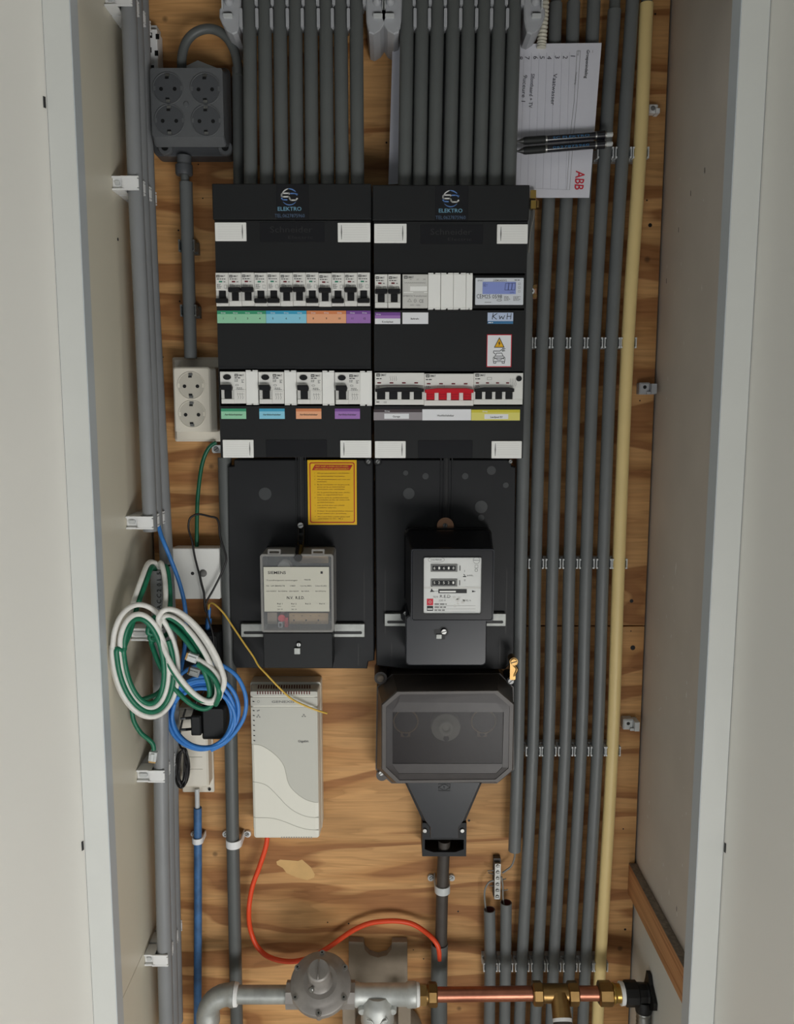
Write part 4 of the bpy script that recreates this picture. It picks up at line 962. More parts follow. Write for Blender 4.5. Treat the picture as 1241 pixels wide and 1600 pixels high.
# Siemens ripple control receiver
YS = -.125
q = R(407.5, 866, 521.5, 988, YS); x0, x1, zb, zt = q; w_ = x1-x0; H = zt-zb
qb = R(411.6, 989, 520, 1044, YS+.03)
t = thing('ripple_control_receiver', 'clear-covered switching receiver with cream nameplate on the left meter board', 'receiver', ((x0+x1)/2, YM, qb[2]))
yk = YM-.009
m = MB('dark_plastic').rbox(qb[0]+.002, x1-.002, zb, zt, yk-.012, yk, .002); m.build('back_case', t)
m = MB('black_plastic').rbox(qb[0], qb[1], qb[2], W(466, 989, YS+.03).z, YS+.03, yk, .002, .001, 3); m.build('terminal_cover', t)
m = MB('bronze_board'); a = R(452, 958, 513, 975, YS+.02); m.box(a[0], a[1], YS+.02, YS+.05, a[2], a[3])
b = R(468, 868, 513, 880, YS+.02); m.box(b[0], b[1], YS+.02, YS+.05, b[2], b[3])
m.use('black')
for i in range(4): flat(m, a[0]+.005+i*.0125, a[0]+.008+i*.0125, a[3]-.004, a[3]-.0034, YS+.0198)
for i in range(3): flat(m, a[0]+.006+i*.018, a[0]+.0078+i*.018, a[2]+.0045, a[2]+.007, YS+.0198)
for i in range(8): flat(m, a[0]+.003+i*.006, a[0]+.0042+i*.006, a[2]+.0012, a[2]+.0018, YS+.0198)
m.build('circuit_board', t)
a = R(435, 961, 450, 980, YS+.02); m = MB('abb_red'); m.cyl(((a[0]+a[1])/2-.002, YS+.02, a[3]-.005), ((a[0]+a[1])/2-.002, YS+.05, a[3]-.005), .0055, n=16); m.box(a[1]-.005, a[1], YS+.02, YS+.05, a[2], a[3]-.004)
m.use('silver_face').box(a[0], a[0]+.006, YS+.019, YS+.05, a[2], a[2]+.008); m.use('black').box(a[0]+.0012, a[0]+.0048, YS+.0187, YS+.05, a[2]+.001, a[2]+.006); m.build('relay', t)
a = R(418, 957, 433, 975, YS+.02); MB('mdf_grey').box(a[0], a[1], YS+.02, YS+.05, a[2], a[3]).build('relay', t)
p = W(443.5, 888, YS+.01); MB('clip_white').cyl((p.x, YS+.012, p.z), (p.x, YS+.03, p.z), .0095, n=24).build('dial', t)
# cover: edges + thin window
m = MB('clear_edge'); e = .0032
m.frame(rrect(x0, x1, zb, zt, .004), rrect(x0+e, x1-e, zb+e, zt-e, .002), YS, YS+.003)
m.frame(rrect(x0, x1, zb, zt, .004), rrect(x0+.0015, x1-.0015, zb+.0015, zt-.0015, .003), YS+.003, yk-.0125)
for px in (428.5, 497):
    a = R(px-10, 861.5, px+10, 869, YS); zz0 = zt-.0005; m.frame(rrect(a[0], a[1], zz0-.0005, zz0+.0075, .001), rrect(a[0]+.0022, a[1]-.0022, zz0+.0018, zz0+.0050, .0005), YS, YS+.006)
m.build('cover_edge', t)
m = MB('clear').box(x0+e+.0001, x1-e-.0001, YS+.0005, YS+.0018, zb+e+.0001, zt-e-.0001); m.build('cover_window', t)
a = R(412.7, 885.8, 514.6, 955.2, YS); y = YS-.0010
m = MB('plate_cream').box(a[0], a[1], y, YS+.0002, a[2], a[3]); w2, h2 = a[1]-a[0], a[3]-a[2]; y -= .0002
m.use('print_dark').text('SIEMENS', a[0]+w2*.065, a[3]-h2*.155, y, .0040, w2*.275, bold=True); flat(m, a[0]+w2*.87, a[0]+w2*.905, a[3]-h2*.15, a[3]-h2*.095, y)
for s_, fx, fz, ww in (('Toonfrequent-ontvanger', .04, .31, .48), ('TRR78', .615, .30, .1), ('Nr. LM 8849D78', .04, .435, .28), ('1989', .4, .435, .08), ('Us=6,98%', .56, .435, .17), ('Um=0,4%', .79, .435, .17),
                       ('Un=230V', .04, .555, .15), ('fn=50Hz', .22, .555, .14), ('Ub=250V', .385, .555, .15), ('Ib=25A', .575, .555, .12), ('fs=492Hz', .79, .555, .16)): m.text(s_, a[0]+w2*fx, a[3]-h2*fz, y, .0018, w2*ww)
m.text('N.V.  R.E.D.', a[0]+w2*.35, a[3]-h2*.72, y, .0042, w2*.27, bold=True)
for i in range(4): m.text('Rel %d' % (i+1), a[0]+w2*(.2+.216*i), a[3]-h2*.84, y, .0020, w2*.08)
for i in range(2): m.text(('2A 10', '3A 10')[i], a[0]+w2*(.2+.216*i), a[3]-h2*.965, y, .0020, w2*.08); flat(m, a[0]+w2*(.2+.216*i), a[0]+w2*(.26+.216*i), a[3]-h2*.885, a[3]-h2*.88, y)
m.build('nameplate', t)
m = MB(); p = W(467, 1007, YS+.028); m.use('black'); flat(m, p.x-.010, p.x+.010, p.z-.0006, p.z+.0006, YS+.0297); screw(m, p.x, p.z, YS+.0275, .0034, 'steel', 1.57)
p = W(465, 1017, YS+.028); m.use('galv').rbox(p.x-.0045, p.x+.0040, p.z-.0045, p.z+.0045, YS+.026, YS+.0298, .0008); m.build('seal_screw', t)
# hanging strap
m = MB('black'); P = smooth([W(470, 822, YM-.012), W(470.5, 838, YM-.02), W(469, 852, YM-.035), W(466, 872, YS-.002)], 5)
for s_ in (-1, 1): m.tube([Vector((v.x+s_*.0038, v.y, v.z)) for v in P], .0018, 8)
m.tube(P[-5:], .0058, 10)
for i in (4, 8, 11): m.box(P[i].x-.004, P[i].x+.004, P[i].y-.0015, P[i].y+.0015, P[i].z-.002, P[i].z+.002)
m.build('strap', t)
p = W(470, 820.5, YM-.014); m = MB(); screw(m, p.x, p.z, YM-.0155, .0047, 'steel', .3); m.use('steel').cyl((p.x, YM-.014, p.z), (p.x, YM-.0025, p.z), .003, n=10); m.build('strap_screw', t)

# old kWh meter
YK = -.160
a0 = R(634, 829, 767, 965, -.075); f = R(642, 857.5, 772.3, 971, YK); tb = R(634, 974, 760.5, 1040, -.125)
t = thing('electricity_meter', 'old black electricity meter with two mechanical counters on the right meter board', 'electricity meter', ((f[0]+f[1])/2, YM, tb[2]))
m = MB('meter_black'); yb = YM-.009
r1 = rrect(a0[0], a0[1], f[2]+.004, a0[3], .008); r2 = rrect(f[0], f[1], f[2], f[3], .004)
m.rbox(a0[0]-.002, a0[1]+.002, f[2]+.004, a0[3]+.002, -.066, yb, .009, .002)
m.loft([[(x, -.066, z) for x, z in r1], [(x, -.080, z) for x, z in r1], [(x, YK+.012, z) for x, z in r2], [(x, YK+.002, z) for x, z in r2]], sm=False)
m.build('case', t)
win = R(661, 870, 753.4, 960.3, YK)
m = MB('meter_black').frame(rrect(f[0]+.0025, f[1]-.0025, f[2]+.0025, f[3]-.0025, .003), rrect(win[0], win[1], win[2], win[3], .003), YK+.0004, YK+.002)
m.use('gloss_black').loft([[(a, yy, b) for a, b in rrect(f[0]+e_, f[1]-e_, f[2]+e_, f[3]-e_, .003)] for e_, yy in ((0, YK+.002), (.0004, YK-.0006), (.0018, YK-.0006), (.0026, YK+.0005))], closed=True)  # thin lighter rim, edge highlight put into the colour
m.use('black')
m.frame(rrect(win[0], win[1], win[2], win[3], .003), rrect(win[0]+.0012, win[1]-.0012, win[2]+.0012, win[3]-.0012, .002), YK-.001, YK+.0015)
m.build('front_frame', t)
y = YK+.0012; m = MB('meter_face').box(win[0]+.0012, win[1]-.0012, y, y+.0006, win[2]+.0012, win[3]-.0012); y -= .0002
X = lambda f_: win[0]+(win[1]-win[0])*f_
Z = lambda f_: win[3]-(win[3]-win[2])*f_
def fx(px): return (px-75)/1075.
def fy(py): return (py-60)/1040.
Xp = lambda px: X(fx(px)); Zp = lambda py: Z(fy(py))
m.use('module_shade'); flat(m, Xp(85), Xp(1145), Zp(635), Zp(600), y-.0001)
m.use('print_grey'); stroke(m, [(Xp(315+150*math.cos(a)), Zp(115+50*math.sin(a))) for a in [i*PI/10 for i in range(21)]], .00035, y)
m.text('SCHLUMBERGER', Xp(210), Zp(132), y, .0026, Xp(415)-Xp(210))
stroke(m, [(Xp(1045+60*math.cos(a)), Zp(125+60*math.sin(a))) for a in [i*PI/10 for i in range(21)]], .0004, y); flat(m, Xp(990), Xp(1100), Zp(128), Zp(120), y)
stroke(m, [(Xp(x_), Zp(y_)) for x_, y_ in ((1018, 210), (1072, 210), (1072, 262), (1018, 262), (1018, 210))], .0004, y); stroke(m, [(Xp(1042+26*math.cos(a)), Zp(303+26*math.sin(a))) for a in [i*PI/8 for i in range(17)]], .0005, y)
m.use('print_dark').text('kWh', Xp(880), Zp(412), y, .0022, Xp(985)-Xp(880)); m.text('I', Xp(828), Zp(335), y, .0030); m.text('II', Xp(828), Zp(498), y, .0026)
flat(m, Xp(805), Xp(860), Zp(424), Zp(406), y); stroke(m, [(Xp(815), Zp(375)), (Xp(835), Zp(392))], .0009, y)
flat(m, Xp(735), Xp(757), Zp(310), Zp(220), y, 'print_grey'); flat(m, Xp(733), Xp(754), Zp(572), Zp(482), y, 'print_grey')
m.use('print_dark').add([(Xp(205), y, Zp(695)), (Xp(290), y, Zp(690)), (Xp(245), y, Zp(655)), (Xp(245), y, Zp(590)), (Xp(225), y, Zp(590)), (Xp(225), y, Zp(655))], [tuple(range(6))]); stroke(m, [(Xp(280), Zp(680)), (Xp(360), Zp(680))], .0004, y)
m.add([(Xp(970), y, Zp(700)), (Xp(1045), y, Zp(685)), (Xp(970), y, Zp(665))], [(0, 1, 2)])
m.use('print_dark').text('N.V.', Xp(270), Zp(800), y, .0028, Xp(360)-Xp(270)); m.text('R.E.D', Xp(388), Zp(800), y, .0042, Xp(578)-Xp(388)); m.use('print_grey').text('230 V', Xp(365), Zp(862), y, .0026, Xp(495)-Xp(365)); m.text('10(40) A', Xp(800), Zp(862), y, .0024)
flat(m, Xp(148), Xp(265), Zp(935), Zp(815), y, 'abb_red'); m.use('module_white'); stroke(m, [(Xp(207+22*math.cos(a)), Zp(875+22*math.sin(a))) for a in [i*PI/5 for i in range(11)]], .0005, y-.0001)
flat(m, Xp(150), Xp(265), Zp(1035), Zp(945), y, 'print_dark'); flat(m, Xp(160), Xp(255), Zp(1012), Zp(992), y-.0001, 'module_white')
for i in range(3): prow(m, Xp(290), Zp(925+55*i), y, Xp(600)-Xp(290), 1, .0018, 'print_grey'); m.use('print_grey'); flat(m, Xp(285), Xp(1040), Zp(945+55*i), Zp(942+55*i), y)
random.seed(3); m.use('module_shade')
for i in range(9):
    cx_, cz_ = Xp(random.uniform(640, 960)), Zp(random.uniform(780, 1010)); r_ = random.uniform(.0012, .003)
    m.add([(cx_+math.cos(k*.7)*r_*random.uniform(.4, 1.3), y-.00005, cz_+math.sin(k*.7)*r_*random.uniform(.4, 1.3)) for k in range(9)], [tuple(range(9))])
df_ = m.build('dial_face', t)
for ya, yb_, digs in ((195, 328, '61618'), (460, 590, '52521')):
    m = MB('print_grey').box(Xp(218), Xp(700), y-.0012, y, Zp(yb_), Zp(ya)); m.use('dark_plastic'); flat(m, Xp(245), Xp(665), Zp(yb_-22), Zp(ya+22), y-.0013)
    m.use('module_white')
    for i, d_ in enumerate(digs): m.text(d_, Xp(283+86*i), Zp(yb_-45), y-.0015, .0036, .0024, 'C')
    m.build('counter', df_)
m = MB('print_dark').box(Xp(358), Xp(875), y-.0004, y, Zp(715), Zp(643)); flat(m, Xp(380), Xp(675), Zp(697), Zp(672), y-.0006, 'filler_white'); m.build('rotor_window', df_)
m = MB('gloss_black').rbox(tb[0], tb[1], tb[2], f[2]-.0006, -.125, yb, .006, .0015, 4); m.build('terminal_cover', t)
p = W(693, 987, -.125); m = MB('black'); m.add([(a, -.1253, b) for a, b in circ(p.x, p.z, .0075, 18)], [tuple(range(18))]); m.add([(a, -.1254, b) for a, b in rrect(p.x-.0135, p.x-.004, p.z-.004, p.z+.0035, .001)], [tuple(range(20))]); m.add([(a, -.1254, b) for a, b in rrect(p.x-.0035, p.x+.0025, p.z-.0115, p.z-.005, .001)], [tuple(range(20))])
p2 = W(694, 987, -.128); screw(m, p2.x, p2.z, -.1275, .0042, 'steel', .3); p2 = W(687, 994, -.128); m.use('galv').rbox(p2.x-.0045, p2.x+.003, p2.z-.004, p2.z+.002, -.1275, -.1255, .0006); m.build('seal_screw', t)
p = W(696.7, 823, -.058); m = MB('copper_plate').lathe((p.x, YM-.0034, p.z), (0, -1, 0), [(0, .0128), (.0015, .0128)], 24); screw(m, p.x-.0005, p.z+.001, YM-.0062, .0036, 'steel', 1.4); m.build('hanger', t)
p = W(633.5, 957, -.08); m = MB('dark_plastic').cyl((p.x, -.082, p.z-.006), (p.x, yb, p.z-.006), .007, n=14); screw(m, p.x, p.z, -.083, .003); m.build('side_screw', t)

# ================================================================== MAIN FUSE BOX
YX = -.125
fo = [(596, 1202.5), (619, 1224.5), (780, 1223), (802, 1204), (804, 1100), (779, 1078.5), (620, 1080), (596, 1101)]
FO = [(W(a, b, YX).x, W(a, b, YX).z) for a, b in fo]
bo = [(587, 1200), (612, 1222), (776, 1222), (803, 1200), (802, 1072), (781, 1050.5), (612.5, 1051.6), (589, 1072)]
BO = [(W(a, b, -.04).x, W(a, b, -.04).z) for a, b in bo]
t = thing('main_fuse_box', 'octagonal smoky-lidded main fuse box above the thick dark supply cable', 'fuse box', (W(695, 1340, 0).x, 0, W(695, 1340, 0).z))
m = MB('brown_black')
cx = sum(a for a, b in FO)/8; cz = sum(b for a, b in FO)/8
def sc8(P, k): return [(cx+(a-cx)*k, cz+(b-cz)*k) for a, b in P]
m.loft([[(a, -.001, b) for a, b in BO], [(a, -.045, b) for a, b in BO]]); m.build('base', t)
m = MB('brown_black'); inn = sc8(FO, .93)
m.loft([[(a, -.0455, b) for a, b in sc8(BO, .985)], [(a, YX+.012, b) for a, b in FO], [(a, YX+.002, b) for a, b in FO], [(a, YX, b) for a, b in sc8(FO, .985)], [(a, YX, b) for a, b in inn], [(a, YX+.014, b) for a, b in sc8(FO, .92)], [(a, -.0457, b) for a, b in sc8(BO, .9)]], closed=True); lid_ = m.build('lid', t)
wi = [(613.6, 1196), (623.4, 1209), (775.5, 1209), (785.3, 1199), (787.5, 1111.7), (775.5, 1098.6), (623.4, 1097.5), (613.6, 1110.6)]
WI = [(W(a, b, YX).x, W(a, b, YX).z) for a, b in wi]
m = MB('smoke_frame').loft([[(a, YX+.0035, b) for a, b in inn], [(a, YX+.0012, b) for a, b in inn], [(a, YX+.0004, b) for a, b in WI], [(a, YX+.0035, b) for a, b in WI]], closed=True); m.build('lid_frame', lid_)
q = R(613.8, 1111, 787, 1196, YX); zw0, zw1 = W(700, 1194, YX).z, W(700, 1113, YX).z
m = MB('smoke_frame'); 
m.prism([WI[0], WI[1], WI[2], WI[3], (WI[3][0], zw0), (WI[0][0], zw0)], YX+.0010, YX+.0030); m.prism([(WI[0][0], zw1), (WI[4][0], zw1), WI[4], WI[5], WI[6], WI[7]], YX+.0010, YX+.0030); m.build('textured_band', lid_)
MB('smoke').box(WI[0][0]+.0002, WI[3][0]-.0002, YX+.0014, YX+.0026, zw0, zw1).build('smoked_window', lid_)
m = MB('dark_plastic'); q = R(612, 1100, 790, 1205, -.06); m.box(q[0], q[1], -.06, -.046, q[2], q[3]); m.build('fuse_carrier', t)
for px, c_ in ((634, 'bronze_board'), (755, 'bronze_board')):
    p = W(px, 1124, -.075); m = MB('dark_plastic').cyl((p.x, -.06, p.z), (p.x, -.082, p.z), .018, n=24); m.use(c_).tube([(p.x+math.cos(a)*.0185, -.0825, p.z+math.sin(a)*.0185) for a in [2*PI*i/24 for i in range(24)]], .0013, 6, closed=True)
    m.use(c_).rbox(p.x-.0075, p.x+.0075, p.z-.032, p.z-.022, -.066, -.0605, .001); m.use('dark_plastic').cyl((p.x, -.0665, p.z-.027), (p.x, -.067, p.z-.027), .004, n=14); m.build('fuse_terminal', t)
p = W(697, 1137, -.08); m = MB('plate_cream').lathe((p.x, -.0605, p.z), (0, -1, 0), [(0, .0225), (.018, .0225), (.02, .021), (.02, .013), (.024, .012), (.024, .006), (.020, .005)], 30); m.use('dark_plastic').cyl((p.x+.0005, -.081, p.z-.0165), (p.x+.0005, -.0815, p.z-.0165), .0045, n=14); m.build('fuse', t)
# funnel
fn = [(635.5, 1222), (665, 1283), (672.7, 1293), (672.7, 1310), (716.4, 1310), (716.4, 1293), (724, 1283), (751, 1222)]
P = [(W(a, b, -.085).x, W(a, b, -.085).z) for a, b in fn]; m = MB('gloss_black').prism(P, -.085, -.03, .001)
P2 = [(W(a+d, b, -.05).x, W(a+d, b, -.05).z) for (a, b), d in zip(fn, (-4, -5, -3, -3, 3, 3, 5, 4))]; m.use('dark_plastic').prism(P2, -.045, -.001); m.build('cable_funnel', t)
m = MB('print_dark'); p = W(694.5, 1230.5, -.0855); y = -.0857; stroke(m, [(p.x-.009, p.z), (p.x, p.z+.0055), (p.x+.009, p.z), (p.x, p.z-.0055), (p.x-.009, p.z)], .0008, y); stroke(m, [(p.x-.009, p.z-.0055), (p.x+.009, p.z-.0055), (p.x+.009, p.z+.0055), (p.x-.009, p.z+.0055), (p.x-.009, p.z-.0055)], .0006, y); m.text('F', p.x-.0012, p.z-.0018, y, .0036, bold=True); m.build('embossed_mark', t)
q = R(660, 1286, 729, 1338, -.05); m = MB('dark_plastic'); m.box(q[0], q[1], -.05, -.001, W(694, 1312, -.05).z, q[3]); h_ = W(694, 1312, -.05).z
m.box(q[0], q[0]+.004, -.05, -.001, q[2], h_); m.box(q[1]-.004, q[1], -.05, -.001, q[2], h_)
c_ = (q[0]+q[1])/2
m.prism([(q[0]+.004, q[2]), (q[1]-.004, q[2]), (q[1]-.004, q[2]+.012), (c_+.018, q[2]+.007), (c_-.018, q[2]+.007), (q[0]+.004, q[2]+.012)], -.05, -.045)
m.prism([(q[0]+.004, q[2]), (q[1]-.004, q[2]), (q[1]-.004, q[2]+.003), (q[0]+.004, q[2]+.003)], -.045, -.001)
m.build('cable_clamp_housing', t)
for px in (664, 722.5): p = W(px, 1297.5, -.05); m = MB('steel').lathe((p.x, -.0502, p.z), (0, -1, 0), [(0, .0042), (.001, .0042), (.002, .003)], 16); m.build('screw', t)
for px, py in ((595, 1059),): p = W(px, py, -.05); m = MB('brown_black').cyl((p.x, -.001, p.z), (p.x, -.052, p.z), .0105, .010, 18); m.use('dust').lathe((p.x, -.0522, p.z), (0, -1, 0), [(0, .006), (.001, .006), (.002, .004)], 16); m.build('corner_lug', t)
p = W(597, 1204, -.03); m = MB('brown_black').cyl((p.x, -.001, p.z), (p.x, -.048, p.z), .009, n=18); p = W(595.7, 1208, -.05); screw(m, p.x, p.z, -.05, .004); m.build('corner_lug', t)
m = MB('brass'); a, b = W(801, 1029, -.075), W(799, 1060, -.075); m.cyl((a.x, -.066, a.z-.001), (a.x, -.088, a.z-.001), .0062, n=16); m.rbox(a.x-.0045, a.x+.004, b.z, a.z, -.082, -.070, .002); m.tube(smooth([(a.x-.002, -.08, a.z-.006), (a.x+.006, -.082, a.z-.014), (a.x+.001, -.08, a.z-.026)], 5), .0022, 8)
screw(m, a.x, a.z-.001, -.0885, .0052, 'brass', .3); p = W(798.7, 1065, -.082); m.use('dark_plastic').cyl((p.x, -.04, p.z), (p.x, -.079, p.z), .0062, n=14); screw(m, p.x, p.z, -.080, .0044, 'clip_white', .7); tag(m.build('brass_terminal'), 'brass earth terminal between the old meter and smoky fuse box', 'terminal')

# ================================================================== MODEM
YR = -.060
f = R(393.5, 1079, 498, 1310.5, YR); b = R(398, 1064, 503, 1312, -.015); x0, x1, zb, zt = f; w_ = x1-x0; H = zt-zb
t = thing('fibre_modem', 'upright white and grey wall modem with slotted top on the plywood', 'modem', ((x0+x1)/2, 0, zb))
zt2 = W(450, 1059.8, -.012).z
def prof(xa, xb, za, zc, y, r): return [(x, y, z) for x, z in rrect(xa, xb, za, zc, r, 4)]
bx0, bx1 = W(397, 1190, -.012).x, W(504, 1190, -.012).x; bz0 = zb+.001
m = MB('router_light').loft([prof(bx0, bx1, bz0, zt2, -.001, .003), prof(bx0, bx1, bz0, zt2, -.030, .003)]); m.use('router_grey')
m.build('back_shell', t)
zc = zt
m = MB('router_light').loft([prof(bx0+.0005, bx1-.0005, bz0, zt2-.003, -.0303, .003), prof(x0, x1, zb, zc, YR+.006, .004), prof(x0+.001, x1-.001, zb+.001, zc-.001, YR+.0015, .004), prof(x0+.004, x1-.006, zb+.003, zc-.003, YR, .004)]); m.build('front_shell', t)
Xm = lambda px: x0+w_*(px-118)/542.; Zm = lambda py: zt-H*(py-255)/1192.
# grey inlay with curved edge
cur = [(122, 678), (200, 690), (280, 738), (340, 792), (378, 850), (395, 910), (410, 980), (440, 1035), (500, 1092), (560, 1128), (620, 1146), (655, 1147)]
CP = smooth([(Xm(a), 0, Zm(b)) for a, b in cur], 4)
po = [(p.x, p.z) for p in CP]+[(Xm(655), Zm(385)), (Xm(122), Zm(385))]
m = MB('router_grey').prism(po, YR-.0007, YR+.0012)
for y0_, y1_ in ((262, 298), (308, 373)): m.rbox(Xm(121), Xm(657), Zm(y1_), Zm(y0_), YR-.0007, YR+.0012, .0012)
m.use('router_line').tube([(p.x, YR-.0006, p.z) for p in CP], .00045, 6); m.build('grey_panel', t)
m = MB('router_line')
for cv in ([(122, 983), (185, 992), (250, 1022), (330, 1103), (400, 1178), (480, 1235), (570, 1268), (655, 1273)], [(122, 1273), (270, 1278), (370, 1305), (470, 1345), (560, 1370), (655, 1377)]): m.tube([(p.x, YR-.00005, p.z) for p in smooth([(Xm(a), 0, Zm(b_)) for a, b_ in cv], 4)], .0004, 6)
m.build('curved_groove', t)
# vents on the sloping top
m = MB('oxide_red'); ya, yb_ = YR+.006, -.0303
for i in range(21):
    xx = Xm(178+20.8*i); wv = .0009
    def sl(k): return Vector((xx+(bx0-x0)*k*.5, ya+(yb_-ya)*k, (zc)+(zt2-.003-zc)*k))
    n_ = Vector((0, -(zt2-.003-zc), -(0))) ; a_, b_2 = sl(.08), sl(.78); off = Vector((0, -.0006, .0006))
    m.add([a_+off-Vector((wv, 0, 0)), a_+off+Vector((wv, 0, 0)), b_2+off+Vector((wv, 0, 0)), b_2+off-Vector((wv, 0, 0))], [(0, 1, 2, 3)])
    flat(m, xx-wv, xx+wv, Zm(283), Zm(257), YR-.0009)
m.build('vent_slots', t); m = MB('router_top')
for i in range(13): xx = Xm(350+20.3*i); flat(m, xx-.0008, xx+.0008, Zm(1446), Zm(1430), YR-.0002, 'router_top')
m.build('lower_vents', t)
m = MB('print_dark'); y = YR-.0010
for yy in (338, 410, 449, 488, 527, 568, 608, 648): m.use('black').add([(Xm(134), y, Zm(yy-3)), (Xm(140), y, Zm(yy+5)), (Xm(154), y, Zm(yy+5)), (Xm(148), y, Zm(yy-3))], [(0, 1, 2, 3)])
m.build('indicator_lights', t)
m = MB('print_grey'); m.text('GENEXIS', Xm(290), Zm(350), y, .0036, Xm(472)-Xm(290), bold=True); m.use('print_dark').text('Gigabit', Xm(496), Zm(662), y, .0034, Xm(582)-Xm(496), bold=True)
m.use('print_grey'); stroke(m, [(Xm(184+9*math.cos(a)), Zm(340+9*math.sin(a))) for a in [i*PI/6 for i in range(13)]], .0004, y); stroke(m, [(Xm(172), Zm(414)), (Xm(190), Zm(408))], .0016, y)
for cx_, cz_ in ((546, 448), (181, 452)):
    for a_, b_ in ((0, -6), (-11, 10), (11, 10)): stroke(m, [(Xm(cx_+a_-4), Zm(cz_+b_)), (Xm(cx_+a_+4), Zm(cz_+b_))], .0013, y)
    stroke(m, [(Xm(cx_-11), Zm(cz_+6)), (Xm(cx_), Zm(cz_)), (Xm(cx_+11), Zm(cz_+6))], .0004, y)
m.build('printed_text', t)

# ================================================================== SOCKETS
def socket(t, px, py, rp, Y, m0, m1, earth_v=True):
    p = W(px, py, Y); r = mm(rp, Y); n = 28
    m = MB(m0); C = lambda q, yy: [(p.x+q*math.cos(2*PI*i/n), yy, p.z+q*math.sin(2*PI*i/n)) for i in range(n)]
    m.loft([C(r*1.03, Y+.0002), C(r*1.03, Y-.0009), C(r*.97, Y-.0009), C(r*.95, Y+.0002)], closed=True, sm=True)
    m.use(m1).loft([C(r*.95, Y-.0002), C(r*.95, Y-.00025)], sm=False)
    well = m.build('socket_well', t)
    m = MB('black')
    for s_ in (-1, 1): m.add([(a, Y-.0006, b) for a, b in circ(p.x+s_*.0095, p.z-.001, .0027, 14)], [tuple(range(14))])
    m.use(m0)
    for s_ in (-1, 1): flat(m, p.x+s_*r*.9-.0015, p.x+s_*r*.9+.0015, p.z-.003, p.z+.003, Y-.0005)
    m.build('pin_holes', well)
    for s_ in (-1, 1): m = MB('steel').rbox(p.x-.0028, p.x+.0028, p.z+s_*r*.82-.0018, p.z+s_*r*.82+.0018, Y-.002, Y-.0003, .0005); m.use('black').box(p.x-.0035, p.x+.0015, Y-.0012, Y-.0003, p.z+s_*r*.66-.0015, p.z+s_*r*.66+.0010); m.build('earth_contact', well)
YQ = -.070
def pz(px, py, Y=YQ): p = W(px, py, Y); return (p.x, p.z)
fr = [pz(*v) for v in ((236, 206), (250, 207), (257, 219), (334, 220), (342, 208), (349, 207), (348.5, 121), (339, 119), (330, 106), (249, 105), (235, 118))]
bk = [pz(*v, -.012) for v in ((243, 214), (248, 235), (274, 250), (362, 250), (364, 236), (362, 140), (350, 112), (336, 106), (262, 104), (244, 108), (240, 130))]
t = thing('power_socket', 'dark grey surface-mounted four-way power socket at upper left', 'socket', (W(300, 252, 0).x, 0, W(300, 252, 0).z))
c_ = W(298, 175, YQ)
xm0, xm1, zm0, zm1 = W(238, 175, -.03).x, W(361, 175, -.03).x, W(300, 244, -.03).z, W(300, 106, -.03).z
m = MB('socket_grey_dark').rbox(xm0, xm1, zm0, zm1, -.030, -.001, .008, .001)
x0, x1, zb, zt = R(235, 105, 350, 221, YQ)
m.use('socket_grey').loft([[(x, -.0302, z) for x, z in rrect(xm0+.001, xm1-.001, zm0+.012, zm1-.002, .006)], [(x, YQ+.012, z) for x, z in rrect(x0, x1, zb-.004, zt, .005)], [(x, YQ, z) for x, z in rrect(x0+.001, x1-.001, zb+.006, zt-.001, .004)]])
m.build('housing', t)
for px, py in ((351.4, 229.5), (257, 229)):
    p = W(px, py, -.04); m = MB('socket_grey').lathe((p.x, -.0305, p.z), (0, -1, 0), [(0, .0105), (.006, .0105), (.007, .0095)], 20); m.use('black').cyl((p.x, -.0376, p.z), (p.x, -.0379, p.z), .0052, n=16); m.build('mounting_lug', t)
for px, py in ((262.5, 138), (321, 138.7), (265, 188), (322.5, 188.5)): socket(t, px, py, 22.2, YQ, 'socket_grey', 'socket_grey_dark')
p = W(291, 163, YQ); m = MB('socket_grey').lathe((p.x, YQ+.0002, p.z), (0, -1, 0), [(0, .0038), (.0012, .0038), (.0016, .003)], 16); m.build('cover_screw', t)
m = MB('socket_grey'); a, b = W(288, 244, -.03), W(288, 274, -.03); m.cyl(a, b, .0105, .0100, 20); m.use('socket_grey_dark').lathe((b.x, b.y, b.z+.014), (0, 0, -1), [(0, .0125), (.012, .0125), (.014, .0115)], 20); m.build('cable_gland', t)
m = MB('pipe_dark').tube([W(288.5, 270, -.03), W(289.5, 290, -.028)], .0062, 14); m.use('pipe_grey').tube(smooth([W(290.6, 285, -.028), W(294, 410, -.028), W(298, 560, -.028)], 4), .0095, 18)
tag(m.build('conduit'), 'grey conduit between the four-way socket and the cream double socket', 'pipe')
for py in (385, 486):
    for k in (0,):
        p = W(294+(py-410)*.027, py, -.028); make_clip(p, .0095, 'pipe_dark', 'dark clip on the conduit under the four-way socket, %s one' % ('upper' if py < 400 else 'lower'), 'dark clips under the four-way socket', .017, .008)
        pp = W(309+(py-410)*.027, py, -.012); 
# white housing behind the four way socket
P = [(W(a, b, -.03).x, W(a, b, -.03).z) for a, b in ((293, 108), (349.5, 116), (349, 110), (309, 94), (290, 103))]
tag(MB('clip_white').prism(P, -.0295, -.0294+.014).build('white_box'), 'white plastic corner peeking out above the four-way socket', 'box')
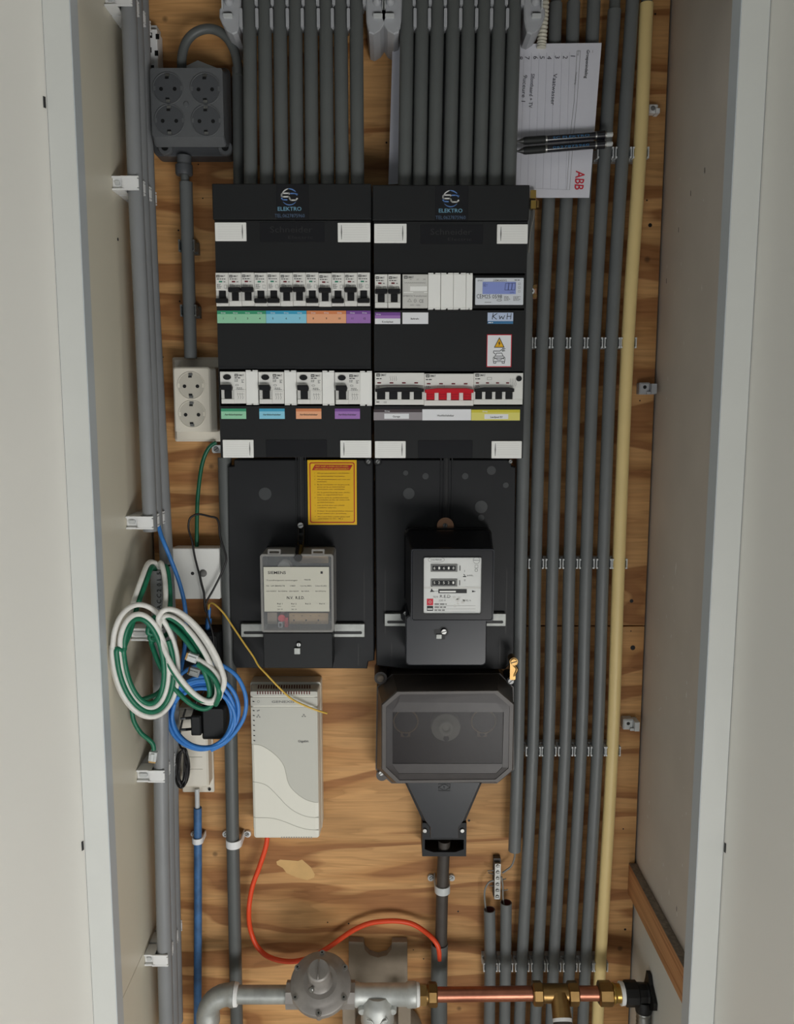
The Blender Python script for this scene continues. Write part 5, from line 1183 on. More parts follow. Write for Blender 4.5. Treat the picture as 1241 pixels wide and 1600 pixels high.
# small white module on left
q = R(229, 50, 249, 115, -.02); t = thing('terminal_module', 'small white terminal module between left conduits and four-way socket', 'terminal', ((q[0]+q[1])/2, 0, q[2]))
m = MB('clip_white').rbox(q[0], q[1], q[2], q[3], -.03, -.001, .001, .001, 2); m.use('clip_grey').box(q[0]+.001, q[1]-.002, -.022, -.001, q[3], q[3]+.008); m.build('body', t)
m = MB('black')
for px, py in ((234, 78), (244.5, 83), (246, 57), (235, 55), (238, 106)): p = W(px, py, -.0305); flat(m, p.x-.0026, p.x+.0026, p.z-.0036, p.z+.0036, -.0303)
m.build('openings', t)

# cream double socket
YD = -.062
t = thing('power_socket', 'cream double wall socket beside the left fuse panel', 'socket', (W(305, 690, 0).x, 0, W(305, 690, 0).z))
q = R(271, 558, 348, 690, -.010); MB('cream').rbox(q[0], min(q[1], XA0+.02), q[2], q[3], -.012, -.001, .003, .004).build('back_plate', t)
x0, x1, zb, zt = R(271.5, 573.5, 329, 675, YD)
xb0, xb1 = W(274, 620, -.02).x, W(343, 620, -.02).x
m = MB('cream').loft([[(x, -.0125, z) for x, z in rrect(xb0, xb1, zb-.001, zt+.002, .004)], [(x, YD+.014, z) for x, z in rrect(x0-.0005, x1+.006, zb-.0005, zt+.0005, .005)], [(x, YD+.002, z) for x, z in rrect(x0, x1, zb, zt, .004)], [(x, YD, z) for x, z in rrect(x0+.002, x1-.002, zb+.002, zt-.002, .003)]]); m.build('housing', t)
socket(t, 298.6, 602.5, 20.8, YD, 'cream', 'cream_dark'); socket(t, 300.3, 647, 20.8, YD, 'cream', 'cream_dark')

# junction box
YJ = -.040
t = thing('junction_box', 'square white junction box at left, below the green wire', 'junction box', (W(305, 935, 0).x, 0, W(305, 935, 0).z))
x0, x1, zb, zt = R(265.5, 857, 343.5, 936, YJ)
m = MB('filler_white').loft([[(x, -.001, z) for x, z in rrect(x0+.002, x1+.0055, zb+.001, zt-.002, .002)], [(x, YJ+.008, z) for x, z in rrect(x0, x1+.002, zb, zt, .002)]]); m.build('base', t)
m = MB('filler_white').loft([[(x, YJ+.0078, z) for x, z in rrect(x0, x1, zb, zt, .002)], [(x, YJ+.001, z) for x, z in rrect(x0, x1, zb, zt, .002)], [(x, YJ, z) for x, z in rrect(x0+.001, x1-.001, zb+.001, zt-.001, .002)]]); m.build('lid', t)
p = W(317.5, 895.6, YJ); m = MB('print_grey').lathe((p.x, YJ+.0002, p.z), (0, -1, 0), [(0, .0058), (.001, .0058), (.0011, .0042), (.003, .0036), (.0032, .001)], 20); m.build('button', t)
p = W(301, 896, YJ); m = MB('print_dark').lathe((p.x, YJ+.0002, p.z), (0, -1, 0), [(0, .0026), (.0006, .0026), (.0008, .0012)], 14); m.build('screw', t)

# dark media box, power adapter, beige box
t = thing('network_box', 'dark plastic network box behind the blue and green cables', 'network box', (W(315, 1062, 0).x, 0, W(315, 1062, 0).z))
x0, x1, zb, zt = R(283, 990, 341, 1066, -.05)
MB('black_plastic').loft([[(x, -.001, z) for x, z in rrect(x0+.001, x1+.006, zb, zt+.001, .003)], [(x, -.042, z) for x, z in rrect(x0+.0005, x1+.001, zb, zt, .003)], [(x, -.05, z) for x, z in rrect(x0+.002, x1-.002, zb+.003, zt-.004, .004)]]).build('housing', t)
p = W(325, 985, -.03); MB('black').box(p.x-.009, p.x+.009, -.038, -.02, zt-.0002, zt+.0012).build('port', t)
t = thing('fibre_plug', 'small blue fibre connector standing in the dark network box', 'connector', (p.x, -.03, zt+.001))
a, b = W(327.5, 949, -.03), W(325, 985, -.03); b.z = zt+.0014
m = MB('cable_blue'); m.tube([a, a+(b-a)*.5], .0026, 10); m.tube([a+(b-a)*.5, b], .0048, 4, rr=[.0048, .0048]); m.build('body', t)
t = thing('power_adapter', 'black plug-in power adapter lying inside the blue cable coil', 'power adapter', (W(335, 1160, 0).x, -.06, W(335, 1160, -.06).z))
q = R(314, 1104, 353, 1158, -.085); m = MB('black_plastic').loft([[(x, -.038, z) for x, z in rrect(q[0], q[1], q[2], q[3], .003)], [(x, -.078, z) for x, z in rrect(q[0], q[1], q[2], q[3], .003)], [(x, -.085, z) for x, z in rrect(q[0]+.004, q[1]-.004, q[2]+.004, q[3]-.004, .003)]]); m.build('body', t)
q2 = R(298, 1119, 318, 1150, -.085); m = MB('black_plastic').rbox(q2[0], q[0]-.0002, q2[2], q2[3], -.085, -.06, .002, .002); m.use('black'); flat(m, q2[0]+.001, q2[0]+.016, (q2[2]+q2[3])/2, (q2[2]+q2[3])/2+.0008, -.0852); m.build('plug', t)
for dz in (.009, -.009): zz = (q2[2]+q2[3])/2+dz; m = MB('black').cyl((q2[0]-.0001, -.074, zz), (q2[0]-.010, -.074, zz-.001), .0022, n=10); m.use('steel').cyl((q2[0]-.010, -.074, zz-.001), (q2[0]-.018, -.074, zz-.0015), .0022, n=10); m.build('pin', t)
t = thing('connection_box', 'beige rectangular connection box above the blue pipe at lower left', 'connection box', (W(307, 1239, 0).x, 0, W(307, 1239, 0).z))
q = R(283, 1108, 333, 1238, -.006); MB('cream').rbox(q[0], q[1], q[2], q[3], -.006, -.001, .002, .001).build('back_plate', t)
q = R(280, 1106, 322, 1231, -.034); m = MB('cream').rbox(q[0], q[1]+.003, q[2]+.001, q[3], -.036, -.0062, .003, .003)
for py in (1183, 1202): z = W(303, py, -.036).z; m.use('cream_dark').box(q[0]+.012, q[1]-.006, -.0365, -.0355, z-.0004, z+.0004)
m.build('cover', t); p = W(327.5, 1233, -.007); m = MB(); screw(m, p.x, p.z, -.0072, .0025, 'dark_plastic'); m.build('screw', t)
# ================================================================== PAPER AND PENS
def PW(px, py):                                     # paper plane leans slightly: left edge behind the conduit, right edge in front
    return W(px, py, -.040-.006*(px-805)/135.)
c = [PW(806, 68.6), PW(940.3, 67), PW(921, 309), PW(801, 309)]
m = MB('paper'); bk = [Vector((p.x, p.y+.0006, p.z)) for p in c]
m.loft([[bk[0], bk[1], bk[2], bk[3]], c])
def PU(u, v, dy=-.0003):                            # u across (0..1), v down (0..1)
    p = c[0].lerp(c[1], u).lerp(c[3].lerp(c[2], u), v); return Vector((p.x, p.y+dy, p.z))
def U(px, py):                                      # picture point -> u,v
    v = (py-68)/241.; xl = 806-5*v; xr = 940.3-19.3*v; return (px-xl)/(xr-xl), v
def pline(pts, wd, mt):
    m.use(mt)
    for (a, b) in zip(pts, pts[1:]):
        A, B = PU(*U(*a)), PU(*U(*b)); d = (B-A).normalized(); n = Vector((-d.z, 0, d.x))*wd/2
        m.add([A-n, B-n, B+n, A+n], [(0, 1, 2, 3)])
def zc(x, y): return (800+x*160/985., 60+y*260/1600.)
for i in range(8):
    xt = 555-73*i; pline([zc(xt, 135), zc(xt-38-.012*i, 1455-3*i)], .0003, 'paper_line')
pline([zc(660, 120), zc(628, 600), zc(596, 900), zc(556, 1455)], .0005, 'print_grey'); pline([zc(628, 120), zc(600, 600), zc(566, 900), zc(528, 1455)], .0005, 'print_grey')
pline([zc(628, 120), zc(660, 120)], .0004, 'print_grey'); pline([zc(556, 1455), zc(40, 1432)], .0003, 'paper_line')
m.use('paper_line')
rot = -PI/2-.06
def ptext(s, zx, zy, h, wlen, mt, bold=False):
    p = PU(*U(*zc(zx, zy))); e = PU(*U(*zc(zx, zy+wlen))); m.use(mt).text(s, p.x, p.z, p.y-.0004, h, (p-e).length if wlen else None, rot=rot, bold=bold)
ptext('Groepenindeling', 722, 115, .0042, 268, 'print_dark', True); ptext('Groep', 636, 122, .0022, 45, 'print_grey'); ptext('Omschrijving', 614, 322, .0022, 118, 'print_grey'); ptext('—', 768, 118, .0040, 26, 'print_grey')
for ch, zx in zip('12345678', (566, 494, 416, 340, 270, 208, 126, 62)): ptext(ch, zx, 168, .0066, 0, 'ink')
ptext('Vaatwasser', 400, 335, .0056, 300, 'ink'); ptext('Slfonthaard + TV', 186, 335, .0052, 325, 'ink'); ptext('9uceure 1', 112, 345, .0056, 255, 'ink')
ptext('ABB', 618, 1268, .0128, 186, 'abb_red', True)
m.use('paper')
for yy in (1330, 1400): pass
tag(m.build('paper_note'), 'white lined paper note turned sideways, tucked over the right conduits under two pens', 'paper')
def pen(a, b, label, txt):
    A, B = a, b; d = (B-A).normalized(); L_ = (B-A).length; r = .0052
    t = thing('ballpoint_pen', label, 'pen', tuple((A+B)/2+Vector((0, .005, 0))), 'two black pens on the paper note')
    def seg(f0, f1, prof_, mt, nm, n=18):
        q = MB(mt).lathe(A+d*L_*f0, d, [(L_*(f1-f0)*u, v) for u, v in prof_], n); q.build(nm, t)
    seg(0, .065, [(0, .0012), (.3, .0018), (1, .0044)], 'steel', 'tip')
    seg(.0655, .295, [(0, .0046), (.1, .0053), (.9, .0054), (1, .0052)], 'pen_grip', 'grip')
    seg(.2955, .312, [(0, .0054), (1, .0054)], 'steel', 'ring')
    seg(.3125, .815, [(0, r), (1, r)], 'pen_body', 'barrel')
    seg(.8155, .830, [(0, .0056), (1, .0056)], 'steel', 'ring')
    seg(.8305, .915, [(0, .0060), (1, .0062)], 'pen_body', 'cap')
    seg(.9155, .93, [(0, .0056), (1, .0056)], 'steel', 'ring')
    seg(.9305, 1.0, [(0, .0033), (.97, .0033), (1, .0030)], 'clip_grey', 'push_button')
    q = MB('lab_steel'); P = A+d*L_*.37; an = math.atan2(d.z, d.x); q.text(txt, P.x, P.z-.0018, P.y-r-.0003, .0030, L_*.38, rot=an); q.build('printed_text', t)
pen(W(808, 221, -.060), W(957.5, 210, -.060), 'upper of two black pens lying across the paper note', 'SC ELEKTRO')
pen(W(808, 236.5, -.060), W(957, 224.5, -.060), 'lower of two black pens lying across the paper note', '0627875960')

# ================================================================== SMALL THINGS RIGHT OF THE PANELS
p = W(833, 300, -.05); m = MB('brass_bright').box(p.x-.004, p.x+.004, -.054, -.046, W(833, 311, -.05).z, W(833, 298, -.05).z)
q = R(829, 314, 837, 327, -.05); m.box(q[0], q[1], -.054, -.044, q[2], q[3]); q2 = R(838.5, 314, 842, 325, -.05); m.use('brass').box(q2[0], q2[1], -.052, -.042, q2[2], q2[3]); m.box(q[1], q2[0], -.046, -.044, q[2], q[3])
m.use('cable_grey').tube(smooth([W(834, 326, -.048), W(834, 340, -.048), W(829, 362, -.046), W(826, 395, -.04)], 5), .0011, 6)
tag(m.build('brass_terminal'), 'small bright brass terminal with thin wire at the top right panel corner', 'terminal')
q = R(824, 444.5, 838.5, 467, -.03); m = MB('copper_plate').rbox(q[0], q[1], q[2], q[3], -.034, -.022, .001, .001, 2)
cx_, cz_ = (q[0]+q[1])/2-.0005, (q[2]+q[3])/2
for dx, dz in ((.004, .0065), (.0042, -.0065)): m.use('brass').lathe((cx_+dx, -.0342, cz_+dz), (0, -1, 0), [(0, .0034), (.0015, .003)], 12)
m.use('clip_grey').lathe((cx_-.0008, -.0342, cz_), (0, -1, 0), [(0, .0048), (.002, .0044)], 16); m.use('black').add([(cx_-.0008+a, -.0364, cz_+b) for a, b in ((0, -.0026), (.0026, 0), (0, .0026), (-.0026, 0))], [(0, 1, 2, 3)])
tag(m.build('earth_clamp'), 'square copper-coloured earth clamp right of the digital meter', 'clamp')
for (px, py, lab) in ((833, 536, 'level with the car-charging sticker'), (822, 880, 'level with the old meters'), (818, 1172, 'level with the smoky fuse box')):
    p = W(px-1.5, py, YC); t = thing('pipe_clip', 'empty half-hidden clip at the left end of the row %s' % lab, 'pipe clip', (p.x, -.001, p.z-.008), None)
    MB('dark_plastic').box(p.x-.008, p.x+.001, -.012, -.001, p.z-.0065, p.z+.0065).build('clip_base', t)
    m = MB('clip_grey').box(p.x-.0006, p.x+.0006, YC-.0062, -.012, p.z-.006, p.z+.006)
    for s_ in (-1, 1): m.box(p.x-.0030, p.x+.0008, YC-.0062, YC+.004, p.z+s_*.0067-.0011, p.z+s_*.0067+.0011)
    m.build('clip_arm', t)
# bits at the right edge of the plywood
p = W(1021.5, 170, -.01); m = MB('clip_white'); m.rbox(p.x-.007, p.x+.006, p.z-.0065, p.z+.006, -.012, -.0008, .002, .001); m.box(p.x+.002, p.x+.0075, -.016, -.0008, p.z-.008, p.z-.001); m.use('print_grey').lathe((p.x-.0015, -.0122, p.z), (0, -1, 0), [(0, .0034), (.0006, .0034), (.0007, .002)], 12)
tag(m.build('cable_clip'), 'small white screwed cable clip near the top right plywood edge', 'clip')
def halfclip(px, py, label, sm=False):
    p = W(px, py, -.015); m = MB('bracket_grey' if not sm else 'clip_grey'); m.rbox(p.x-.0125, p.x+.004, p.z-.009, p.z+.009, -.016, -.0008, .002, .002); m.box(p.x+.004, p.x+.0115, -.024, -.0008, p.z-.008, p.z+.007); m.box(p.x-.002, p.x+.0105, -.0195, -.0162, p.z-.009, p.z-.005)
    m.use('black'); m.add([(a, -.0163, b) for a, b in circ(p.x-.0045, p.z+.002, .0028, 12)], [tuple(range(12))])
    tag(m.build('empty_pipe_clip'), label, 'pipe clip')
halfclip(1012, 607, 'empty grey clip at the right plywood edge, higher of two')
halfclip(986, 1132, 'empty grey clip at the right plywood edge, lower of two', True)

# ================================================================== LEFT SIDE WIRES
def cable(pts, Y, r, mt, name, label, cat='cable', k=6, n=10, ys=None, group=None, extra=None):
    P = [W(a, b, (ys[i] if ys else Y)) for i, (a, b) in enumerate(pts)]
    m = MB(mt).tube(smooth(P, k), r, n)
    if extra: extra(m, P)
    return tag(m.build(name), label, cat, group)
cable([(338, 691), (328, 698), (320, 712), (314, 735), (309.5, 772), (308, 803), (307.5, 854)], -.02, .0031, 'earth_green', 'earth_wire', 'green earth wire curving into the white junction box')
p = W(337, 702, -.02); m = MB('clip_grey').rbox(p.x-.0065, p.x+.012, p.z-.006, p.z+.006, -.016, -.001, .003); screw(m, p.x, p.z, -.0162, .004); tag(m.build('cable_clip'), 'grey screwed clip beside the green earth wire', 'clip')
bl = [(311, 895.6), (304.5, 870), (300, 845), (296, 832), (294.5, 822), (297, 810), (304.8, 804.5), (313, 803.5), (328, 807), (338, 809.5), (342, 818), (343.5, 836), (349, 855), (353.8, 872), (351, 884), (343.7, 901), (333, 922), (322, 943), (324, 960), (331, 985), (334, 1002), (332, 1030), (328, 1062)]
cable(bl, -.05, .0016, 'cable_black', 'thin_cable', 'thin black cable looping over the white junction box', k=6, n=8, ys=[-.052]*len(bl))
cable([(311, 893), (315, 912), (319, 928), (320, 946), (322, 956)], -.055, .0018, 'cable_black', 'thin_cable', 'short thin black cable crossing the junction box button')
# blue network cable from the left clip, then coil
def ell(cx, cy, a, b, tilt, t0, t1, n, grow=0):
    o = []
    for i in range(n+1):
        t_ = t0+(t1-t0)*i/n; k = 1+grow*i/n; x, y_ = a*math.cos(t_)*k, b*math.sin(t_)*k
        o.append((cx+x*math.cos(tilt)-y_*math.sin(tilt), cy+x*math.sin(tilt)+y_*math.cos(tilt)))
    return o
random.seed(11)
pts = [(248, 822), (251, 834), (258, 852), (266, 872), (278, 903), (287, 936), (290.5, 965), (290, 1000), (286, 1030), (281, 1054)]
ys_ = [-.085, -.09, -.095, -.09, -.085, -.08, -.075, -.07, -.075, -.09]
co = []
for kk, (cx_, cy_, a, b) in enumerate(((318, 1117, 50, 52), (315, 1121, 47, 50), (321, 1112, 52, 56), (314, 1116, 52, 54), (318, 1122, 50, 46))):
    e = ell(cx_, cy_, a, b, .1*kk, PI*1.15, PI*3.15, 14)[:-1]; co += e
pts2 = pts+co
ys_ += [-.095-.003*math.sin(i*.9)-.0012*(i//14) for i in range(len(co))]
out = [(276, 1062), (300, 1043), (336, 1037), (358, 1046), (374, 1062), (384, 1088), (383, 1115), (372, 1138), (352, 1160), (330, 1172)]
cable(pts2+[co[0]]+out, 0, .0031, 'cable_blue', 'network_cable', 'bright blue network cable hanging down and coiled under the green loops', ys=ys_+[-.095]+[-.10]*len(out), k=4, n=10)
# yellow fibre
yl = [(326.5, 952), (327, 944), (332, 942.5), (340, 948), (351, 960), (362.5, 977), (380, 1003), (396, 1026), (404, 1040), (416, 1053), (434, 1072), (455, 1091.5), (476.6, 1102.6), (496, 1110), (511, 1114.5)]
ysl = [-.034, -.038, -.045, -.05, -.052, -.054, -.056, -.058, -.062, -.067, -.069, -.070, -.070, -.068, -.055]
cable(yl, 0, .0015, 'cable_yellow', 'fibre_cable', 'thin yellow fibre cable running diagonally across the top of the modem', ys=ysl, n=8)
# white and green hanging cables
def plug(pt, ang, Y, label, mt='rj_clear'):
    p = W(*pt, Y); d = Vector((math.cos(ang), 0, math.sin(ang))); n = Vector((-d.z, 0, d.x)); t = thing('network_plug', label, 'plug', tuple(p))
    def bxx(a0, a1, b, y0, y1, mt_, nm):
        m = MB(mt_); v = [p+d*x+n*z_+Vector((0, yy, 0)) for yy in (y1, y0) for x, z_ in ((a0, -b), (a1, -b), (a1, b), (a0, b))]
        m.add(v, [(0, 1, 2, 3), (7, 6, 5, 4), (0, 4, 5, 1), (1, 5, 6, 2), (2, 6, 7, 3), (3, 7, 4, 0)]); m.build(nm, t)
    bxx(0, .014, .0056, -.004, .004, mt, 'plug_body'); bxx(.0142, .0165, .005, -.0035, .0035, 'brass', 'contacts'); bxx(.002, .013, .0022, -.0062, -.0043, mt, 'latch')
    return t
YW = -.165
def strand(ptsys, r, mt, label, name='network_cable', grp=None):
    P = [W(a, b, c_) for a, b, c_ in ptsys]
    m = MB(mt).tube(smooth(P, 4), r, 10); return tag(m.build(name), label, 'cable', grp)
def wy(l, y0, dy=0): return [(a, b, y0+dy*math.sin(i*.55)) for i, (a, b) in enumerate(l)]
T1, T2 = math.radians(8), math.radians(-29)
def E1(s, t0, t1, n, dx=0, dy=0): return ell(224+dx, 1031+dy, 46*s, 84*s, -math.radians(9), t0, t1, n)
def E2(s, t0, t1, n, dx=0, dy=0): return ell(290+dx, 1030+dy, 33*s, 83*s, -math.radians(30), t0, t1, n)
st = [(248, 905, -.11), (247, 886, -.113), (241, 879, -.128), (231, 881, -.146), (221, 905, -.170), (207, 945, -.190), (197, 985, -.205)]
def yx(l, d=0): return [(a, b, -.166-.048*max(0, min(1.1, (278-a)/100.))+d+.0015*math.sin(i*.8)) for i, (a, b) in enumerate(l)]
def E1(ax_, by_, dx, dy, t0, t1, n): return ell(226+dx, 1031+dy, ax_, by_, -math.radians(9), t0, t1, n)
wa = st+yx(E1(37, 74, -1, 2, PI*1.12, -PI*.9, 24), -.006)+yx(E1(50, 88, 1, 1, PI*1.1, -PI*.9, 24), -.004)+yx(E1(51, 90, 0, 0, PI*1.1, -PI*.15, 16), .004)
strand(wa, .0036, 'cable_white', 'white network cable hanging over the open pipe, coiled in the left loop')
ga = [(244, 905, -.108), (244, 892, -.110), (240, 886, -.122), (236, 887, -.142), (228, 910, -.164), (215, 945, -.182), (204, 985, -.196)]
ga += yx(E1(30, 67, -1, 2, PI*1.12, -PI*.9, 24), -.006)+yx(E1(43, 81, 1, 1, PI*1.1, -PI*.1, 16), -.008)
strand(ga, .0036, 'cable_green', 'green network cable in the left loop beside the white one')
wb = [(250, 905, -.113), (249, 886, -.114), (252, 880, -.128), (257, 900, -.140), (259, 930, -.150), (257, 955, -.158), (252, 970, -.164)]
def E2(ax_, by_, dx, dy, t0, t1, n): return ell(290+dx, 1031+dy, ax_, by_, -math.radians(31), t0, t1, n)
wb += wy(E2(34, 82, 5, -5, -PI*.62, PI*1.38, 24), -.176, .004)+wy(E2(27, 76, 4, -2, -PI*.62, PI*1.38, 24), -.184, .003)+wy(E2(35, 84, 9, -5, -PI*.62, PI*.25, 10), -.204, .002)+[(346, 1080, -.190), (342, 1060, -.190), (330, 1044, -.190), (316, 1034, -.188), (308, 1029, -.186)]
strand(wb, .0036, 'cable_white', 'white network cable in the right loop, ending in a clear plug')
gb = [(253, 905, -.107), (254, 888, -.110), (260, 886, -.124), (264, 905, -.132), (266, 940, -.140), (264, 975, -.150), (260, 992, -.156)]
gb += wy(E2(32, 80, -5, 6, -PI*.75, PI*1.25, 24), -.168, .004)+wy(E2(22, 70, -3, 3, -PI*.70, PI*1.3, 24), -.178, .003)+wy(E2(37, 85, -4, 6, -PI*.70, PI*.40, 14), -.182, .002)+[(343, 1084, -.196), (338, 1066, -.196), (328, 1052, -.196), (316, 1043, -.194), (309, 1038, -.192)]
strand(gb, .0036, 'cable_green', 'green network cable in the right slanted loop')
strand([(262, 1050, -.140), (250, 1080, -.142), (225, 1092, -.146), (209, 1094, -.150), (206, 1104, -.152), (209, 1126, -.152), (220, 1145, -.150), (232, 1155, -.148), (239, 1163, -.146), (240.5, 1172, -.146)], .0033, 'cable_green', 'green cable tail hanging down to a clear plug above a wall clip')
plug((240.5, 1174), -PI/2-.15, -.146, 'clear network plug on the green tail, lower left')
plug((309, 1030), PI-.35, -.186, 'clear network plug on the white cable in front of the dark box')
plug((312, 1052), PI-.3, -.150, 'second clear network plug just under the white cable plug')
# black cable coil by beige box
co = []
for kk in range(7): co += ell(286+random.uniform(-2, 2), 1200+random.uniform(-2, 2), 7+random.uniform(-4, 3.5), 29+random.uniform(-5, 3), random.uniform(-.05, .1), -PI/2, PI*1.5, 10)[:-1]
cable([(290, 1108), (284, 1130), (280, 1160)]+co, 0, .0016, 'cable_black', 'thin_cable', 'thin black cable bundled beside the beige connection box', ys=[-.05]*3+[-.058-.003*math.sin(i*1.3) for i in range(len(co))], n=8, k=3)
cable([(322, 1068), (318, 1082), (308, 1095), (303, 1112), (300, 1124)], 0, .0018, 'cable_black', 'thin_cable', 'thin black cable between the dark network box and the adapter', ys=[-.045, -.05, -.055, -.056, -.057], n=8)

# ================================================================== ORANGE CABLE
oc = [(418, 1306), (415, 1325), (404.7, 1356.7), (396, 1380), (391, 1403), (389, 1425), (390.5, 1448), (398, 1471.8), (408, 1486), (420, 1495), (439, 1501), (462, 1502), (490, 1494), (516, 1478.6), (548, 1456), (575, 1443.5), (600, 1439.5), (625, 1439.5), (645, 1444), (662, 1454), (676, 1466), (685, 1480), (687, 1500)]
cable(oc, 0, .0040, 'cable_orange', 'fibre_duct', 'orange fibre duct looping from the modem to the wide grey pipe', ys=[-.03]*6+[-.02]*10+[-.022]*3+[-.028, -.040, -.044, -.043], k=5, n=12)

# ================================================================== TERMINAL STRIP
q = R(771, 1347, 784, 1405, -.018); t = thing('terminal_strip', 'small metal terminal strip above the two short open conduits', 'terminal', ((q[0]+q[1])/2, 0, q[2]))
MB('cable_sheath').rbox(q[0]+.001, q[1]-.001, q[2], q[3]+.003, -.012, -.001, .001).build('base', t)
m = MB('steel').rbox(q[0]+.002, q[1]-.002, q[2]+.001, q[3]-.002, -.020, -.0122, .001)
for i in range(6): zz = q[2]+.006+(q[3]-q[2]-.012)*i/5; m.use('steel').lathe(((q[0]+q[1])/2, -.0202, zz), (0, -1, 0), [(0, .0032), (.002, .0028)], 10); m.use('black').box((q[0]+q[1])/2-.0024, (q[0]+q[1])/2+.0024, -.0226, -.0221, zz-.0004, zz+.0004)
m.build('terminal_bar', t)
m = MB('steel')
for px, py, qx, qy in ((771, 1360, 762, 1361), (771, 1366, 763, 1363.5), (784, 1392, 794, 1390), (772, 1384, 765, 1384), (784, 1375, 791, 1373)): m.tube([W(px, py, -.016), W(qx, qy, -.018)], .0009, 6)
m.build('wire_ends', t)
cable([(804, 1326), (804.5, 1338), (800, 1352), (791, 1360), (785, 1364)], -.020, .0016, 'cable_grey', 'thin_wire', 'grey wire from the cut conduit end to the terminal strip', n=8)
cable([(772, 1376), (764, 1379), (758, 1390), (757.5, 1405), (760, 1425)], -.022, .0016, 'cable_grey', 'thin_wire', 'grey wire from the terminal strip into the left short conduit', n=8)
cable([(784, 1370), (786, 1385), (786, 1400), (788, 1416)], -.022, .0014, 'cable_grey', 'thin_wire', 'grey wire from the terminal strip into the right short conduit', n=8)

# ================================================================== GAS PIPEWORK
YG = -.100
# grey bracket plate and meter body behind
P = [(W(a, b, -.012).x, W(a, b, -.012).z) for a, b in ((545, 1640), (638, 1640), (636.5, 1471), (613, 1471), (612, 1482), (605, 1491), (591, 1495), (578, 1491), (570, 1483), (568, 1471), (545, 1470))]
tag(MB('mdf_grey').prism(P, -.014, -.001, .0008).build('backing_plate'), 'grey-brown backing plate with a round notch behind the gas fittings', 'plate')
p = W(606, 1642, -.055); m = MB('cast_grey' if False else 'mdf_grey').lathe((p.x, -.0145, p.z), (0, -1, 0), [(0, .060), (.030, .060), (.040, .052), (.045, .030)], 36); tag(m.build('round_housing'), 'brown-grey rounded housing at the bottom edge behind the gas tee', 'housing')
for px, nm in ((545.5, 'left'), (632, 'right')):
    q = R(px-10, 1566, px+10, 1660, -.066); tag(MB('plate_cream' if False else 'mdf_grey').rbox(q[0], q[1], q[2], q[3], -.068, -.0615, .001, .001).build('bracket_arm'), 'flat grey bracket strip %s of the gas tee outlet' % nm, 'bracket')
g0 = W(360, 1554, YG); g1 = W(452, 1554, YG); gz = g0.z; RG = .0135
m = MB('galv').tube([(W(372, 1554, YG).x, YG, gz), (W(452, 1554, YG).x, YG, gz)], RG, 20); tag(m.build('gas_pipe'), 'short galvanised gas pipe between the elbow and the regulator', 'pipe')
m = MB('galv'); ex = W(366, 1554, YG).x; R0 = .034
P = [Vector((ex, YG, gz)), Vector((ex-.006, YG, gz))]+[Vector((ex-.008-R0*math.sin(a), YG+.000, gz-R0+R0*math.cos(a))) for a in [PI/2*i/8 for i in range(9)]]+[Vector((ex-.008-R0, YG, gz-R0-.012))]
m.tube(P, .0165, 20, rr=[.0185, .0185]+[.0168]*8+[.0185, .0185]); m.use('tape').lathe((ex+.0005, YG, gz), (1, 0, 0), [(0, .0178), (.005, .0172), (.006, .0145)], 20)
m.use('galv').tube([Vector((ex-.008-R0, YG, gz-R0-.010)), Vector((ex-.008-R0, YG, gz-R0-.08))], .0135, 18)
tag(m.build('pipe_elbow'), 'grey galvanised pipe elbow turning downwards at the bottom left', 'pipe elbow')
# regulator
c0 = W(501.5, 1536, -.125)
t = thing('gas_regulator', 'round cast grey gas regulator with cylindrical cap at bottom centre-left', 'gas regulator', (c0.x, YG, gz-.04))
ax = Vector((0, -.55, .835)).normalized()           # the diaphragm housing leans upwards
cc = W(501.5, 1540, YG-.022)
m = MB('cast_grey'); xa, xb = W(448, 1556, YG).x, W(555, 1556, YG).x
m.cyl((xa, YG, gz), (xb, YG, gz), .0205, n=8, sm=False); m.cyl(cc+ax*-.030, cc+ax*.002, .030, .040, 24); m.build('body', t)
m = MB('cast_grey').lathe(cc, ax, [(0, .0445), (.001, .0465), (.005, .0465), (.0055, .0450), (.006, .0468), (.010, .0465), (.012, .045), (.013, .038), (.0165, .034), (.0195, .026)], 40); m.build('diaphragm_housing', t)
uu = Vector((1, 0, 0)); vv = ax.cross(uu)
for i in range(6):
    a = PI/6+PI/3*i+.0; b_ = cc+(uu*math.cos(a)+vv*math.sin(a))*.0425; m = MB('cast_grey').cyl(b_-ax*.002, b_+ax*.0128, .0052, .0048, 14); m.use('steel').cyl(b_+ax*.0129, b_+ax*.0155, .0030, n=6, sm=False); m.use('black').cyl(b_+ax*.0156, b_+ax*.0158, .0016, n=8); m.build('bolt', t)
m = MB('cast_grey').lathe(cc+ax*.0198, ax, [(0, .0195), (.001, .0172), (.036, .0168), (.040, .0172), (.0425, .0168), (.044, .0145)], 30)
m.build('cap_tower', t)
tp = cc+ax*.0640; m = MB('cast_grey')
m.add([tp+uu*.001-vv*.0142, tp+uu*-.001-vv*.0142, tp+uu*-.001+vv*.0142, tp+uu*.001+vv*.0142, tp+ax*.004-vv*.008, tp+ax*.004+vv*.008], [(0, 1, 4), (1, 2, 5, 4), (2, 3, 5), (3, 0, 4, 5)])
m.build('cap_ridge', t)
s0 = cc+ax*.040-vv*0-uu*.009+Vector((0, -.0145, -.008)); m = MB('steel').lathe(s0, Vector((-.3, -.9, -.1)), [(0, .003), (.003, .003), (.004, .0045), (.006, .0045), (.007, .003)], 14); m.build('seal_screw', t)
